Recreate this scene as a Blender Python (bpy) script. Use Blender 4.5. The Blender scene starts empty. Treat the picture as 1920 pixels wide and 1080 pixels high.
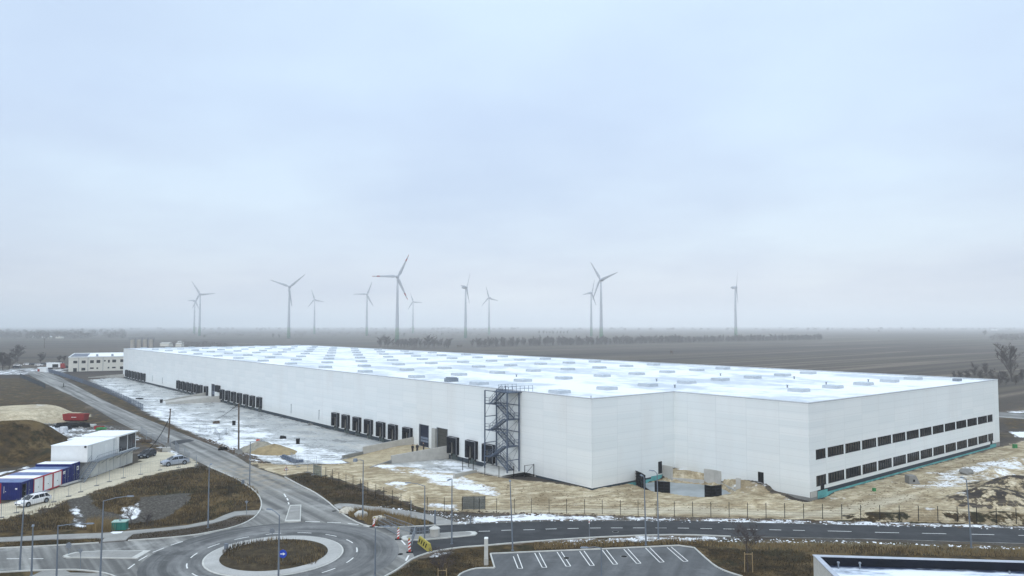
import bpy, math, random
import numpy as np
from mathutils import Vector, Matrix
from mathutils.geometry import tessellate_polygon
R = math.radians
rnd = random.Random(7)
nr = np.random.default_rng(5)
sc = bpy.context.scene
col = sc.collection

# ------------------------------------------------------------------ survey helpers
F, H, PIT = 1396.0, 26.5, math.atan(70 / 1396)
def G(px, py, z=0.0):
    """point of the level z that the surveyed photo point (px, py) looks at"""
    a, b = px - 960, py - 540
    d = (a, F * math.cos(PIT) + b * math.sin(PIT), F * math.sin(PIT) - b * math.cos(PIT))
    t = (z - H) / d[2]
    return Vector((d[0] * t, d[1] * t, z))
TH = R(38.95)
ORG = Vector((13.05, 122.7, 0))
AX = Vector((math.cos(TH), math.sin(TH), 0)); AY = Vector((-math.sin(TH), math.cos(TH), 0))
def W(x, y, z=0.0): return ORG + AX * x + AY * y + Vector((0, 0, z))
def crop(ox, oy, s, pts): return [(ox + a / s, oy + b / s) for a, b in pts]

# ------------------------------------------------------------------ mesh builder
class MB:
    def __init__(s): s.v = []; s.f = []; s.m = []; s.mi = 0
    def add(s, vs, fs):
        o = len(s.v); s.v += [tuple(p) for p in vs]
        for f in fs: s.f.append(tuple(i + o for i in f)); s.m.append(s.mi)
    def box(s, x0, x1, y0, y1, z0, z1):
        s.add([(x0,y0,z0),(x1,y0,z0),(x1,y1,z0),(x0,y1,z0),(x0,y0,z1),(x1,y0,z1),(x1,y1,z1),(x0,y1,z1)],
              [(0,3,2,1),(4,5,6,7),(0,1,5,4),(1,2,6,5),(2,3,7,6),(3,0,4,7)])
    def cbox(s, c, d, rz=0.0, tx=1.0, ty=1.0):
        cx, cy, cz = c; hx, hy, hz = d[0]/2, d[1]/2, d[2]/2
        ca, sa = math.cos(rz), math.sin(rz); vs = []
        for z, kx, ky in ((-hz, 1, 1), (hz, tx, ty)):
            for x, y in ((-hx,-hy),(hx,-hy),(hx,hy),(-hx,hy)):
                x *= kx; y *= ky
                vs.append((cx + x*ca - y*sa, cy + x*sa + y*ca, cz + z))
        s.add(vs, [(0,3,2,1),(4,5,6,7),(0,1,5,4),(1,2,6,5),(2,3,7,6),(3,0,4,7)])
    def bar(s, p, q, w, h=None):
        p, q = Vector(p), Vector(q); h = h or w; d = q - p
        if d.length < 1e-6: return
        d.normalize(); up = Vector((0,0,1)) if abs(d.z) < .95 else Vector((0,1,0))
        a = d.cross(up).normalized() * (w/2); b = a.cross(d).normalized() * (h/2)
        vs = [p-a-b, p+a-b, p+a+b, p-a+b, q-a-b, q+a-b, q+a+b, q-a+b]
        s.add(vs, [(3,2,1,0),(4,5,6,7),(0,1,5,4),(1,2,6,5),(2,3,7,6),(3,0,4,7)])
    def tube(s, pts, rads, n=8, cap=True):
        pts = [Vector(p) for p in pts]
        if not isinstance(rads, (list, tuple)): rads = [rads]*len(pts)
        vs, fs = [], []
        for i, p in enumerate(pts):
            d = (pts[min(i+1, len(pts)-1)] - pts[max(i-1, 0)]).normalized()
            up = Vector((0,0,1)) if abs(d.z) < .9 else Vector((1,0,0))
            a = d.cross(up).normalized(); b = a.cross(d)
            for k in range(n):
                t = 2*math.pi*k/n
                vs.append(p + (a*math.cos(t) + b*math.sin(t)) * rads[i])
        for i in range(len(pts)-1):
            for k in range(n):
                k2 = (k+1) % n
                fs.append((i*n+k, i*n+k2, (i+1)*n+k2, (i+1)*n+k))
        if cap:
            fs.append(tuple(range(n))[::-1]); fs.append(tuple(range((len(pts)-1)*n, len(pts)*n)))
        s.add(vs, fs)
    def prism(s, poly, z0, z1, top=True, bottom=True):
        n = len(poly); A = sum(poly[i][0]*poly[(i+1)%n][1]-poly[(i+1)%n][0]*poly[i][1] for i in range(n))
        if A < 0: poly = poly[::-1]
        vs = [(p[0],p[1],z0) for p in poly] + [(p[0],p[1],z1) for p in poly]
        fs = [(i,(i+1)%n,(i+1)%n+n,i+n) for i in range(n)]
        tri = tessellate_polygon([[Vector((p[0],p[1],0)) for p in poly]])
        for t in tri:
            a, b, c = (Vector(vs[i]) for i in t)
            if (b-a).cross(c-a).z < 0: t = t[::-1]
            if top: fs.append(tuple(i+n for i in t))
            if bottom: fs.append(tuple(t)[::-1])
        s.add(vs, fs)
    def obj(s, name, mats, parent=None, loc=None, rz=0.0, smooth=False):
        me = bpy.data.meshes.new(name); me.from_pydata(s.v, [], s.f)
        if not isinstance(mats, (list, tuple)): mats = [mats]
        for m in mats: me.materials.append(m)
        if len(mats) > 1: me.polygons.foreach_set('material_index', s.m)
        if smooth: me.polygons.foreach_set('use_smooth', [True]*len(me.polygons))
        me.update()
        o = bpy.data.objects.new(name, me); col.objects.link(o)
        if parent is not None: o.parent = parent
        if loc is not None: o.location = loc
        if rz: o.rotation_euler.z = rz
        return o

def tag(o, label=None, cat=None, group=None, kind=None):
    if label: o['label'] = label
    if cat: o['category'] = cat
    if group: o['group'] = group
    if kind: o['kind'] = kind
    return o
def thing(name, label, cat, loc=(0,0,0), rz=0.0, group=None):
    o = bpy.data.objects.new(name, None); col.objects.link(o); o.empty_display_size = .3
    o.location = loc; o.rotation_euler = (0, 0, rz)
    return tag(o, label, cat, group)
def copy_tree(o, parent=None):
    c = o.copy(); col.objects.link(c)
    if parent is not None: c.parent = parent
    for ch in list(o.children): copy_tree(ch, c)
    return c

# ------------------------------------------------------------------ materials
def newmat(name):
    m = bpy.data.materials.new(name); m.use_nodes = True
    nt = m.node_tree; b = nt.nodes['Principled BSDF']
    return m, nt, b
def N(nt, typ, **kw):
    n = nt.nodes.new(typ)
    for k, v in kw.items():
        if k in n.inputs: n.inputs[k].default_value = v
        else: setattr(n, k, v)
    return n
def noise(nt, vec, scale, detail=6, rough=.6, stretch=None, rot=0.0):
    if stretch is not None:
        mp = N(nt, 'ShaderNodeMapping'); mp.inputs['Scale'].default_value = stretch
        if rot:
            mp0 = N(nt, 'ShaderNodeMapping'); mp0.inputs['Rotation'].default_value = (0, 0, rot)
            nt.links.new(vec, mp0.inputs[0]); vec = mp0.outputs[0]
        nt.links.new(vec, mp.inputs[0]); vec = mp.outputs[0]
    n = N(nt, 'ShaderNodeTexNoise'); n.inputs['Scale'].default_value = scale
    n.inputs['Detail'].default_value = detail; n.inputs['Roughness'].default_value = rough
    nt.links.new(vec, n.inputs['Vector']); return n.outputs['Fac']
def ramp(nt, fac, stops):
    r = N(nt, 'ShaderNodeValToRGB'); e = r.color_ramp.elements
    e[0].position, e[0].color = stops[0][0], (*stops[0][1], 1)
    e[1].position, e[1].color = stops[-1][0], (*stops[-1][1], 1)
    for p, c in stops[1:-1]:
        k = e.new(p); k.color = (*c, 1)
    nt.links.new(fac, r.inputs[0]); return r.outputs[0]
def mix(nt, fac, a, b, mode='MIX'):
    m = N(nt, 'ShaderNodeMix', data_type='RGBA', blend_type=mode)
    for sock, v in ((m.inputs[0], fac), (m.inputs[6], a), (m.inputs[7], b)):
        if isinstance(v, (int, float)): sock.default_value = v
        elif isinstance(v, tuple): sock.default_value = (*v, 1)
        else: nt.links.new(v, sock)
    return m.outputs[2]
def mth(nt, op, a, b=None, c=None, clamp=False):
    m = N(nt, 'ShaderNodeMath', operation=op); m.use_clamp = clamp
    for i, v in enumerate((a, b, c)):
        if v is None: continue
        if isinstance(v, (int, float)): m.inputs[i].default_value = v
        else: nt.links.new(v, m.inputs[i])
    return m.outputs[0]
def smooth(nt, x, a, b):
    m = N(nt, 'ShaderNodeMapRange', interpolation_type='SMOOTHSTEP')
    nt.links.new(x, m.inputs[0]); m.inputs[1].default_value = a; m.inputs[2].default_value = b
    return m.outputs[0]
def bump(nt, b, h, strength, dist):
    n = N(nt, 'ShaderNodeBump'); n.inputs['Strength'].default_value = strength; n.inputs['Distance'].default_value = dist
    nt.links.new(h, n.inputs['Height']); nt.links.new(n.outputs[0], b.inputs['Normal'])
def simple(name, c, rough=.7, metal=0.0, var=.12, scale=1.5, spec=.18):
    m, nt, b = newmat(name)
    tc = N(nt, 'ShaderNodeTexCoord')
    f = noise(nt, tc.outputs['Object'], scale, 6, .65)
    lo = tuple(x*(1-var) for x in c); hi = tuple(min(1, x*(1+var)) for x in c)
    nt.links.new(ramp(nt, f, [(.3, lo), (.7, hi)]), b.inputs['Base Color'])
    b.inputs['Roughness'].default_value = rough; b.inputs['Metallic'].default_value = metal
    b.inputs['Specular IOR Level'].default_value = spec
    return m
M = {}
def S(key, *a, **k): M[key] = simple(key, *a, **k)
S('dark_frame', (.006,.008,.013), .6, spec=.08); S('shelter', (.005,.007,.013), .85, var=.4, spec=.05)
S('shelter_edge', (.45,.47,.5), .5)
S('door_dark', (.010,.012,.016), .6, spec=.08); S('door_blue', (.010,.016,.036), .5, spec=.1)
S('steel', (.075,.10,.145), .6, .0); S('galv', (.24,.27,.31), .45, .5); S('lamp_grey', (.17,.20,.24), .5, .3)
S('white_paint', (.78,.8,.8), .6, var=.05); S('marking', (.72,.72,.70), .7, var=.15, scale=3)
S('concrete', (.42,.41,.38), .85, var=.14, scale=.8); S('concrete_lt', (.52,.52,.49), .85, var=.16, scale=.8)
S('concrete_dk', (.22,.22,.21), .85, var=.2, scale=.8)
S('turq', (.10,.33,.33), .85, var=.35, scale=.6); S('plinth', (.032,.045,.058), .8, spec=.1)
S('black', (.006,.006,.007), .8, spec=.06); S('rubber', (.008,.008,.009), .9, spec=.06)
S('red', (.26,.018,.018), .6); S('redorange', (.55,.07,.03), .5); S('container_blue', (.006,.014,.13), .45, var=.2)
S('container_white', (.72,.74,.74), .55, var=.05); S('container_red', (.38,.03,.04), .5)
S('green_box', (.02,.15,.12), .55); S('green', (.03,.2,.06), .6); S('yellow', (.38,.32,.06), .6)
S('sign_blue', (.01,.05,.42), .4); S('wood', (.33,.24,.13), .8); S('wood_dk', (.09,.065,.045), .85)
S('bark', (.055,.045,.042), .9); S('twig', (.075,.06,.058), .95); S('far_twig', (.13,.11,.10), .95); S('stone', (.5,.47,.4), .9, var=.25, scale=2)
S('wintergrass', (.16,.12,.06), .95, var=.35, scale=.7); S('reed', (.23,.165,.075), .95, var=.35, scale=.7)
S('skin', (.45,.28,.2), .6); S('cloth_dark', (.02,.02,.024), .9); S('hair', (.03,.02,.015), .9)
S('cream', (.66,.64,.57), .7, var=.06); S('silo', (.36,.33,.29), .6); S('turbine_white', (.34,.37,.42), .5, var=.03)
S('car_white', (.8,.8,.8), .25, spec=.6, var=.02); S('car_silver', (.36,.40,.47), .28, .4, var=.03)
S('car_dark', (.025,.03,.042), .25, var=.05); S('car_red', (.3,.02,.02), .3)
S('snow', (.82,.85,.88), .6, var=.04); S('blue_parapet', (.007,.010,.018), .8, var=.3, scale=.6, spec=.06)
S('snow_lump', (.8,.83,.87), .7, var=.06); S('tarpaulin', (.55,.57,.6), .6, var=.3)
S('sky_dome_grey', (.3,.32,.32), .7)

m, nt, b = newmat('glass_dark'); M['glass'] = m
tc = N(nt, 'ShaderNodeTexCoord')
nt.links.new(ramp(nt, noise(nt, tc.outputs['Object'], .8, 4, .6), [(.4, (.004,.005,.008)), (.65, (.018,.02,.024))]), b.inputs['Base Color'])
b.inputs['Roughness'].default_value = .08; b.inputs['Specular IOR Level'].default_value = .3
m, nt, b = newmat('rooflight'); M['rooflight'] = m
tc = N(nt, 'ShaderNodeTexCoord')
nt.links.new(ramp(nt, noise(nt, tc.outputs['Object'], 1.4, 4, .6), [(.35, (.40,.46,.51)), (.65, (.55,.61,.66))]), b.inputs['Base Color'])
b.inputs['Roughness'].default_value = .35

# warehouse cladding: horizontal sandwich panels, bays about 6 m, faint seams
m, nt, b = newmat('cladding'); M['cladding'] = m
tc = N(nt, 'ShaderNodeTexCoord'); sp = N(nt, 'ShaderNodeSeparateXYZ'); nt.links.new(tc.outputs['Object'], sp.inputs[0])
run = mth(nt, 'ADD', sp.outputs[0], sp.outputs[1])
def seam(x, period, width):
    f = mth(nt, 'FRACT', mth(nt, 'DIVIDE', mth(nt, 'ADD', x, 600.0), period))
    return mth(nt, 'LESS_THAN', f, width/period)
sv = seam(run, 6.0, .10); sh = seam(sp.outputs[2], 1.15, .045)
cell = N(nt, 'ShaderNodeTexWhiteNoise', noise_dimensions='2D'); cb = N(nt, 'ShaderNodeCombineXYZ')
nt.links.new(mth(nt, 'FLOOR', mth(nt, 'DIVIDE', run, 6.0)), cb.inputs[0]); nt.links.new(mth(nt, 'FLOOR', mth(nt, 'DIVIDE', sp.outputs[2], 1.15)), cb.inputs[1])
nt.links.new(cb.outputs[0], cell.inputs[0])
base = ramp(nt, cell.outputs[0], [(0, (.70,.745,.755)), (1, (.75,.785,.79))])
grime = noise(nt, tc.outputs['Object'], .12, 7, .65, stretch=(1,1,.25))
base = mix(nt, smooth(nt, grime, .5, .75), base, (.69,.715,.715))
low = smooth(nt, sp.outputs[2], 3.5, .2)
base = mix(nt, mth(nt, 'MULTIPLY', low, mth(nt, 'MULTIPLY', noise(nt, tc.outputs['Object'], .5, 6, .7, stretch=(1,1,.15)), .35)), base, (.5,.47,.40))
base = mix(nt, mth(nt, 'MULTIPLY', sh, .22), base, (.3,.32,.34))
base = mix(nt, mth(nt, 'MULTIPLY', sv, .17), base, (.3,.32,.34))
nt.links.new(base, b.inputs['Base Color']); b.inputs['Roughness'].default_value = .5; b.inputs['Specular IOR Level'].default_value = .3

# roof: white membrane, thin snow, wet patches
m, nt, b = newmat('roof_snow'); M['roof'] = m
tc = N(nt, 'ShaderNodeTexCoord'); ob = tc.outputs['Object']
n1 = noise(nt, ob, .07, 8, .62, stretch=(1, .55, 1)); n2 = noise(nt, ob, .35, 6, .6)
nn = mth(nt, 'ADD', mth(nt, 'MULTIPLY', n1, .75), mth(nt, 'MULTIPLY', n2, .25))
f = smooth(nt, nn, .445, .57)
nt.links.new(ramp(nt, f, [(0, (.81,.835,.86)), (.5, (.70,.735,.77)), (1, (.50,.55,.60))]), b.inputs['Base Color'])
nt.links.new(mth(nt, 'MULTIPLY_ADD', f, -.35, .75), b.inputs['Roughness'])

def asphalt(name, lo, hi, rot, track=.35, kind='line', centre=None):
    m, nt, b = newmat(name)
    g = N(nt, 'ShaderNodeNewGeometry').outputs['Position']
    n1 = noise(nt, g, .35, 8, .7); n2 = noise(nt, g, 5.0, 5, .7)
    base = ramp(nt, n1, [(.3, lo), (.7, hi)])
    if kind == 'line':
        tr = noise(nt, g, 1.0, 3, .5, stretch=(.75, .018, 1), rot=rot)
    else:
        v = N(nt, 'ShaderNodeVectorMath', operation='SUBTRACT'); nt.links.new(g, v.inputs[0]); v.inputs[1].default_value = centre
        ln = N(nt, 'ShaderNodeVectorMath', operation='LENGTH'); nt.links.new(v.outputs[0], ln.inputs[0])
        s3 = N(nt, 'ShaderNodeSeparateXYZ'); nt.links.new(v.outputs[0], s3.inputs[0])
        an = mth(nt, 'ARCTAN2', s3.outputs[1], s3.outputs[0])
        c3 = N(nt, 'ShaderNodeCombineXYZ'); nt.links.new(ln.outputs[1], c3.inputs[0]); nt.links.new(mth(nt, 'MULTIPLY', an, .7), c3.inputs[1])
        tr = noise(nt, c3.outputs[0], .75, 4, .6)
    trf = mth(nt, 'MULTIPLY', smooth(nt, tr, .42, .66), track)
    base = mix(nt, trf, base, tuple(x*.38 for x in lo))
    tr2 = mth(nt, 'MULTIPLY', smooth(nt, tr, .46, .3), track*.7)
    base = mix(nt, tr2, base, tuple(min(1, x*1.35) for x in hi))
    base = mix(nt, .22, base, ramp(nt, n2, [(.3, (.02,.02,.02)), (.7, (.5,.5,.5))]), 'OVERLAY')
    dv_ = N(nt, 'ShaderNodeVectorMath', operation='DISTANCE'); nt.links.new(g, dv_.inputs[0]); dv_.inputs[1].default_value = G(520, 884)
    mud = mth(nt, 'MULTIPLY', smooth(nt, dv_.outputs[1], 26.0, 2.0), smooth(nt, noise(nt, g, .5, 7, .7), .42, .6))
    base = mix(nt, mth(nt, 'MULTIPLY', mud, .6), base, (.36,.30,.21))
    stain = smooth(nt, noise(nt, g, .16, 9, .7), .52, .66)
    base = mix(nt, mth(nt, 'MULTIPLY', stain, .3), base, tuple(min(.5, x*1.7) for x in hi))
    nt.links.new(base, b.inputs['Base Color'])
    nt.links.new(mth(nt, 'MULTIPLY_ADD', n1, -.3, .95), b.inputs['Roughness'])
    b.inputs['Specular IOR Level'].default_value = .22
    M[name] = m
RC = G(515, 1041.5)
asphalt('asphalt_old', (.19,.188,.18), (.31,.305,.285), R(-38), .75)
asphalt('asphalt_ring', (.12,.123,.124), (.21,.21,.206), 0, .72, 'ring', RC)
asphalt('asphalt_new', (.026,.028,.031), (.046,.048,.052), R(-84), .3)
asphalt('asphalt_park', (.092,.096,.10), (.14,.144,.148), R(20), .3)
asphalt('paving', (.27,.265,.25), (.36,.355,.335), R(60), .2)
asphalt('paving_pale', (.40,.395,.38), (.50,.495,.475), R(60), .12)

# ------------------------------------------------------------------ terrain
def pts(lst, z=0.0): return [(G(x, y, z).x, G(x, y, z).y) for x, y in lst]
xs = np.concatenate([[-12000,-8500,-6000,-4200,-3000,-2200,-1600,-1150,-850,-620,-480,-390,-340], np.arange(-300,-200,4.), np.arange(-200,-130,2.), np.arange(-130,10,1.), np.arange(10,50,.5), np.arange(50,92,1.),
                     np.arange(92,150,2.), [154,165,185,220,280,380,520,720,1000,1400,2000,2900,4200,6000,8500,12000]])
ys = np.concatenate([[-120,-40,10,40,55], np.arange(62,96,1.), np.arange(96,142,.5), np.arange(142,180,1.), np.arange(180,300,2.), np.arange(300,480,4.), [490,520,570,640,740,880,1060,1300,1650,2150,2900,4000,5400,7200,10000,14000]])
GX, GY = np.meshgrid(xs, ys)
def inpoly(poly, X=None, Y=None):
    X = GX if X is None else X; Y = GY if Y is None else Y
    r = np.zeros(X.shape, bool); n = len(poly)
    for i in range(n):
        x1, y1 = poly[i]; x2, y2 = poly[(i+1) % n]
        if y1 == y2: continue
        c = ((y1 > Y) != (y2 > Y)) & (X < (x2-x1)*(Y-y1)/(y2-y1)+x1)
        r ^= c
    return r
def blur(a, k):
    for _ in range(k):
        p = np.pad(a, 1, mode='edge')
        a = (p[:-2,1:-1]+p[2:,1:-1]+p[1:-1,:-2]+p[1:-1,2:]+2*p[1:-1,1:-1])/6
    return a
def area(px, k=3, z=0.0): return blur(inpoly(pts(px, z)).astype(float), k)
def ell(px, py, rx, ry, ang=0.0, z=0.0):
    c = G(px, py, z); ca, sa = math.cos(ang), math.sin(ang)
    dx, dy = GX-c.x, GY-c.y
    return np.sqrt(((dx*ca+dy*sa)/rx)**2 + ((-dx*sa+dy*ca)/ry)**2)
def wave2(X, Y, s, seed):
    r = np.random.default_rng(seed); a = np.zeros(X.shape)
    for k in range(14):
        f = s*2**r.uniform(0, 2.2); t = r.uniform(0, 6.28); ph = r.uniform(0, 6.28)
        a += np.sin(f*(X*math.cos(t)+Y*math.sin(t))+ph)/(1+f/s)
    return a/3
def S01(x): x = np.clip(x, 0, 1); return x*x*(3-2*x)
loc = lambda L: [(W(a, b_).x, W(a, b_).y) for a, b_ in L]
yard_poly = loc([(0,27),(0,342),(-3,346)]) + pts([(168,714),(205,735),(250,760),(300,790)], -.85) + pts([(345,806),(430,842),(520,872),(640,868),(720,868),(850,890)], -.4)
Z = np.zeros(GX.shape)
yard_m = blur(inpoly(yard_poly).astype(float), 6)
far_yard = inpoly(loc([(-1,20),(-1,345),(60,345),(60,20)]))
Z -= .85*np.maximum(yard_m, blur((inpoly(loc([(-4,27),(-4,343),(8,343),(8,27)]))).astype(float), 2))
pit_px = crop(1160, 840, 8, [(375,620),(480,545),(640,480),(800,500),(1280,545),(1500,570),(1760,690),(1690,740),(1380,810),(1250,806),(1100,800),(760,740),(560,720)])
pit_w = loc([(9.0,-2.6),(9.4,-.05),(17.6,-.05),(17.6,-2.2),(20.5,-6.8),(20.95,-9.9),(18.2,-14.8),(15.5,-15.8),(10.3,-15.6),(8.5,-13.4),(7.6,-9.6),(6.6,-7.6)])
pitm = blur(inpoly(pit_w).astype(float), 1)
Z = Z*(1-pitm) - 1.02*pitm
bumps = []
bank = blur((inpoly(loc([(17.8,.6),(21.6,.6),(21.6,-7.2),(20.6,-6.8),(17.8,-2.1)]))).astype(float), 1); Z = Z*(1-bank)+.85*bank
bank2 = blur((inpoly(loc([(21.6,-9.6),(21.1,-9.9),(18.5,-14.7),(18.7,-18.5),(21.6,-19.5)]))).astype(float), 1); Z = Z*(1-bank2)+.55*bank2
def mound(px, py, rx, ry, h, ang=0.0, plateau=.0, rough=.12, z=0.0):
    global Z
    d = ell(px, py, rx, ry, ang, z); d = d + rough*wave2(GX, GY, 3.2/max(rx, ry), int(px*7+py))
    Z = Z + h*S01((1-d)/(1-plateau)); bumps.append(d < 1)
mound(30, 786, 17, 17, 3.1, .2, .55, .07)           # big pale sand heap on the left
mound(-14, 856, 17, 11, 4.9, .1, .1)                 # brown heaps behind the site cabins
mound(72, 848, 10.5, 8, 3.7, .4, .1)
mound(115, 860, 6, 6, 1.8, .4, .1)
mound(-60, 866, 14, 9, 3.6)
mound(1642, 971, 4.5, 2.2, .8, -.06); mound(1745, 972, 7, 2.6, 1.6, -.06); mound(1880, 975, 8, 3.0, 1.2, -.06)
mound(1862, 940, 9, 6, 1.9, .2, .2); mound(1905, 915, 8, 6, 2.2)
mound(1868, 890, 6, 2.8, 1.3, .5); mound(1905, 868, 6, 2.6, 1.2, .5); mound(1888, 818, 4.5, 3, 1.5)
mound(1365, 948, 9, 1.6, .35); mound(1425, 946, 4.5, 1.8, .75); mound(1470, 925, 3.5, 2.2, .4)
mound(1222, 945, 9, 1.2, .3); mound(1100, 935, 14, 2.5, .3)
mound(766, 933, 2.6, 2.2, 1.0); mound(727, 921, 2.2, 2.0, 1.1); mound(690, 910, 2.4, 1.6, .8); mound(636, 892, 3.0, 1.8, 1.0)
mound(1040, 905, 16, 3, .35, -.3); mound(1420, 915, 7, 2.2, .6, -.75); mound(930, 945, 2, 1.2, .5)
basin = S01((1-ell(245, 958, 17.5, 10.5, .05))/.75)
Z -= 2.2*basin
Z -= .36*blur(inpoly(loc([(-6,27),(-6,-6),(16,-6),(16,27)])).astype(float), 5)
Z -= .42*blur(inpoly(loc([(17,-20),(17,-31),(27,-31),(27,-20)])).astype(float), 4)
rough_m = np.clip(area([(470,866),(760,838),(905,888),(1110,914),(1280,885),(1512,937),(1870,838),(2100,800),(2100,985),(1500,972),(1060,963),(800,957),(577,884)], 2), 0, 1)*(1-blur(inpoly(yard_poly).astype(float),2))
Z += .07*rough_m*wave2(GX, GY, .5, 3)

road_px = [(45,697),(62,707),(107,730),(144,746),(180,767),(207,784),(237,799),(265,812),(310,836),(390,875),(425,890),(450,902),(477,920),(489,937),(489,954),(480,968),(460,981),(430,991),(400,997),(362,1004),(300,1010),(237,1015),(175,1020),(87,1025),(0,1029),(-90,1033),
  (-90,1079),(0,1074),(50,1071),(77,1070.5),(125,1069),(150,1069.5),(190,1074),(215,1081),(235,1095),(245,1125),(690,1125),(705,1100),(722,1083),(745,1069),(760,1058),(775,1047),(810,1035),(862,1027),(900,1024.5),(960,1019),(1020,1014.5),(1100,1009),(1200,1004.5),(1280,1003),(1360,1006),(1640,1011),(1920,1019.5),(2700,1042),
  (2700,1006.5),(1920,990.5),(1440,981),(1280,976),(1030,977),(880,982),(775,988),(720,990),(695,988),(675,983),(650,970),(630,955),(612,939),(587,922),(562,910),(532,895),(475,876),(437,852),(390,832),(350,817),(275,786),(240,772),(207,757),(175,741),(140,722),(112,707),(92,697)]
road_w = pts(road_px)
flat = blur(inpoly(road_w).astype(float), 4)
Z *= (1-np.clip(flat*1.6, 0, 1))
def zat(x, y):
    i = min(max(int(np.searchsorted(xs, x))-1, 0), len(xs)-2); j = min(max(int(np.searchsorted(ys, y))-1, 0), len(ys)-2)
    a = (x-xs[i])/(xs[i+1]-xs[i]); c = (y-ys[j])/(ys[j+1]-ys[j])
    return float((Z[j,i]*(1-a)+Z[j,i+1]*a)*(1-c)+(Z[j+1,i]*(1-a)+Z[j+1,i+1]*a)*c)
def GT(px, py):
    z = 0.0
    for _ in range(6):
        p = G(px, py, z); z = .5*z+.5*zat(p.x, p.y)
    p = G(px, py, z); p.z = zat(p.x, p.y); return p

# surface cover masks
sand = np.zeros(GX.shape); snow = sand.copy(); grass = sand.copy(); conc = sand.copy(); grav = sand.copy(); pale = sand.copy()
def put(a, m, v): np.copyto(a, a*(1-m)+v*m)
sand_px = [(455,858),(520,868),(600,872),(680,865),(760,838),(800,825),(905,888),(1110,914),(1280,885),(1512,937),(1870,838),(2100,790),(2100,990),(1500,974),(1060,965),(900,962),(800,957),(750,936),(661,907),(577,884),(535,893),(490,880)]
put(sand, area(sand_px, 2), .85)
put(conc, blur(inpoly(yard_poly).astype(float), 2), 1.0)
put(sand, pitm, .9)
put(grav, area([(610,925),(800,960),(1060,966),(1500,977),(2100,992),(2100,996),(1920,991),(1440,982),(1280,977),(1030,978),(880,983),(780,970)], 2), .55)
put(grass, area([(535,893),(577,884),(661,908),(750,938),(800,957),(820,984),(700,988),(640,962),(587,922)], 2), .8)
put(grass, area([(800,957),(1060,966),(1500,977),(2100,993),(2100,997),(1500,984),(1060,980),(860,984)], 1), .35)
basin_px = [(-80,985),(0,975),(40,965),(130,940),(240,905),(310,887),(380,876),(450,905),(485,925),(492,950),(470,962),(430,970),(360,982),(240,996),(100,1005),(-80,1012)]
put(grass, area(basin_px, 1), .9); put(sand, area(basin_px, 1), 0)
bed_px = [(122,953),(135,948),(168,949),(176,962),(215,966),(256,962),(256,951),(300,949),(362,944),(354,955),(322,966),(275,972),(240,976),(200,978),(166,985),(138,987)]
put(grav, area(bed_px, 1, -1.7), .85); put(grass, area(bed_px, 1, -1.7), .47)
track_px = [(-80,965),(-80,992),(0,974),(40,963),(130,938),(240,902),(310,884),(372,873),(368,860),(330,848),(270,846),(262,866),(170,894),(60,930)]
put(sand, area(track_px, 1), .9); put(pale, area(track_px, 2), .9); put(grass, area(track_px, 1), 0)
left_px = [(-200,712),(60,708),(144,746),(207,785),(265,813),(320,845),(300,850),(240,825),(100,800),(-200,800)]
put(grass, area(left_px, 2), .6)
put(grav, area([(-100,800),(120,790),(240,800),(262,822),(120,835),(60,835),(-100,835)], 2), .8); put(grass, area([(-100,800),(120,790),(240,800),(240,815),(120,835),(-100,835)], 2), .2)
heap = blur(((ell(30,786,18,18,.2) < 1.02)).astype(float), 1); put(sand, heap, .95); put(grass, heap, 0); put(pale, heap, .35)
for a in ((-14,856,18,12,.1),(72,848,11.5,9,.4),(115,860,6,6,.4),(-60,866,15,10,0)):
    mm = blur((ell(*a) < 1).astype(float), 1); put(grass, mm, .95); put(sand, mm, .12); put(pale, mm, 0)
vrg = area([(440,852),(390,830),(350,815),(292,785),(270,774),(235,750),(180,727),(150,717),(112,705),(140,722),(207,757),(275,786),(350,817)], 1)
vrg_px = [(112,704),(150,713),(180,725),(235,749),(270,773),(300,785),(345,803),(362,812),(348,817),(275,786),(240,772),(207,757),(175,741),(140,722)]
put(grass, area(vrg_px, 1), .7); put(conc, area(vrg_px, 1), 0)
rub_px = [(345,812),(400,822),(450,838),(480,850),(500,868),(470,868),(430,848),(385,830)]
put(grav, area(rub_px, 2), .75); put(conc, area(rub_px, 2), .1); put(snow, area(rub_px, 2), .45)
put(grass, area([(720,1085),(745,1072),(775,1048),(862,1028),(960,1021),(1100,1010),(1290,1005),(1640,1013),(2100,1027),(2100,1130),(720,1130)], 1), .95)
put(pale, area([(1330,1016),(1640,1019),(2100,1034),(2100,1044),(1640,1030),(1330,1026)], 2), .7)
put(grav, area([(1100,1009),(1290,1003),(1640,1011),(2100,1025),(2100,1030),(1640,1017),(1290,1010)], 1), .8)
put(grass, area([(1100,1009),(1290,1003),(1640,1011),(2100,1025),(2100,1028),(1640,1015),(1290,1008)], 1), .2)
put(grass, area([(-90,1078),(0,1074),(77,1070),(150,1069),(215,1081),(245,1125),(-90,1140)], 1), .95)
put(grass, area([(-80,1016),(0,1016.5),(100,1012),(190,1009),(185,1016),(100,1024),(0,1028),(-80,1031)], 0), 1)
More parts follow.
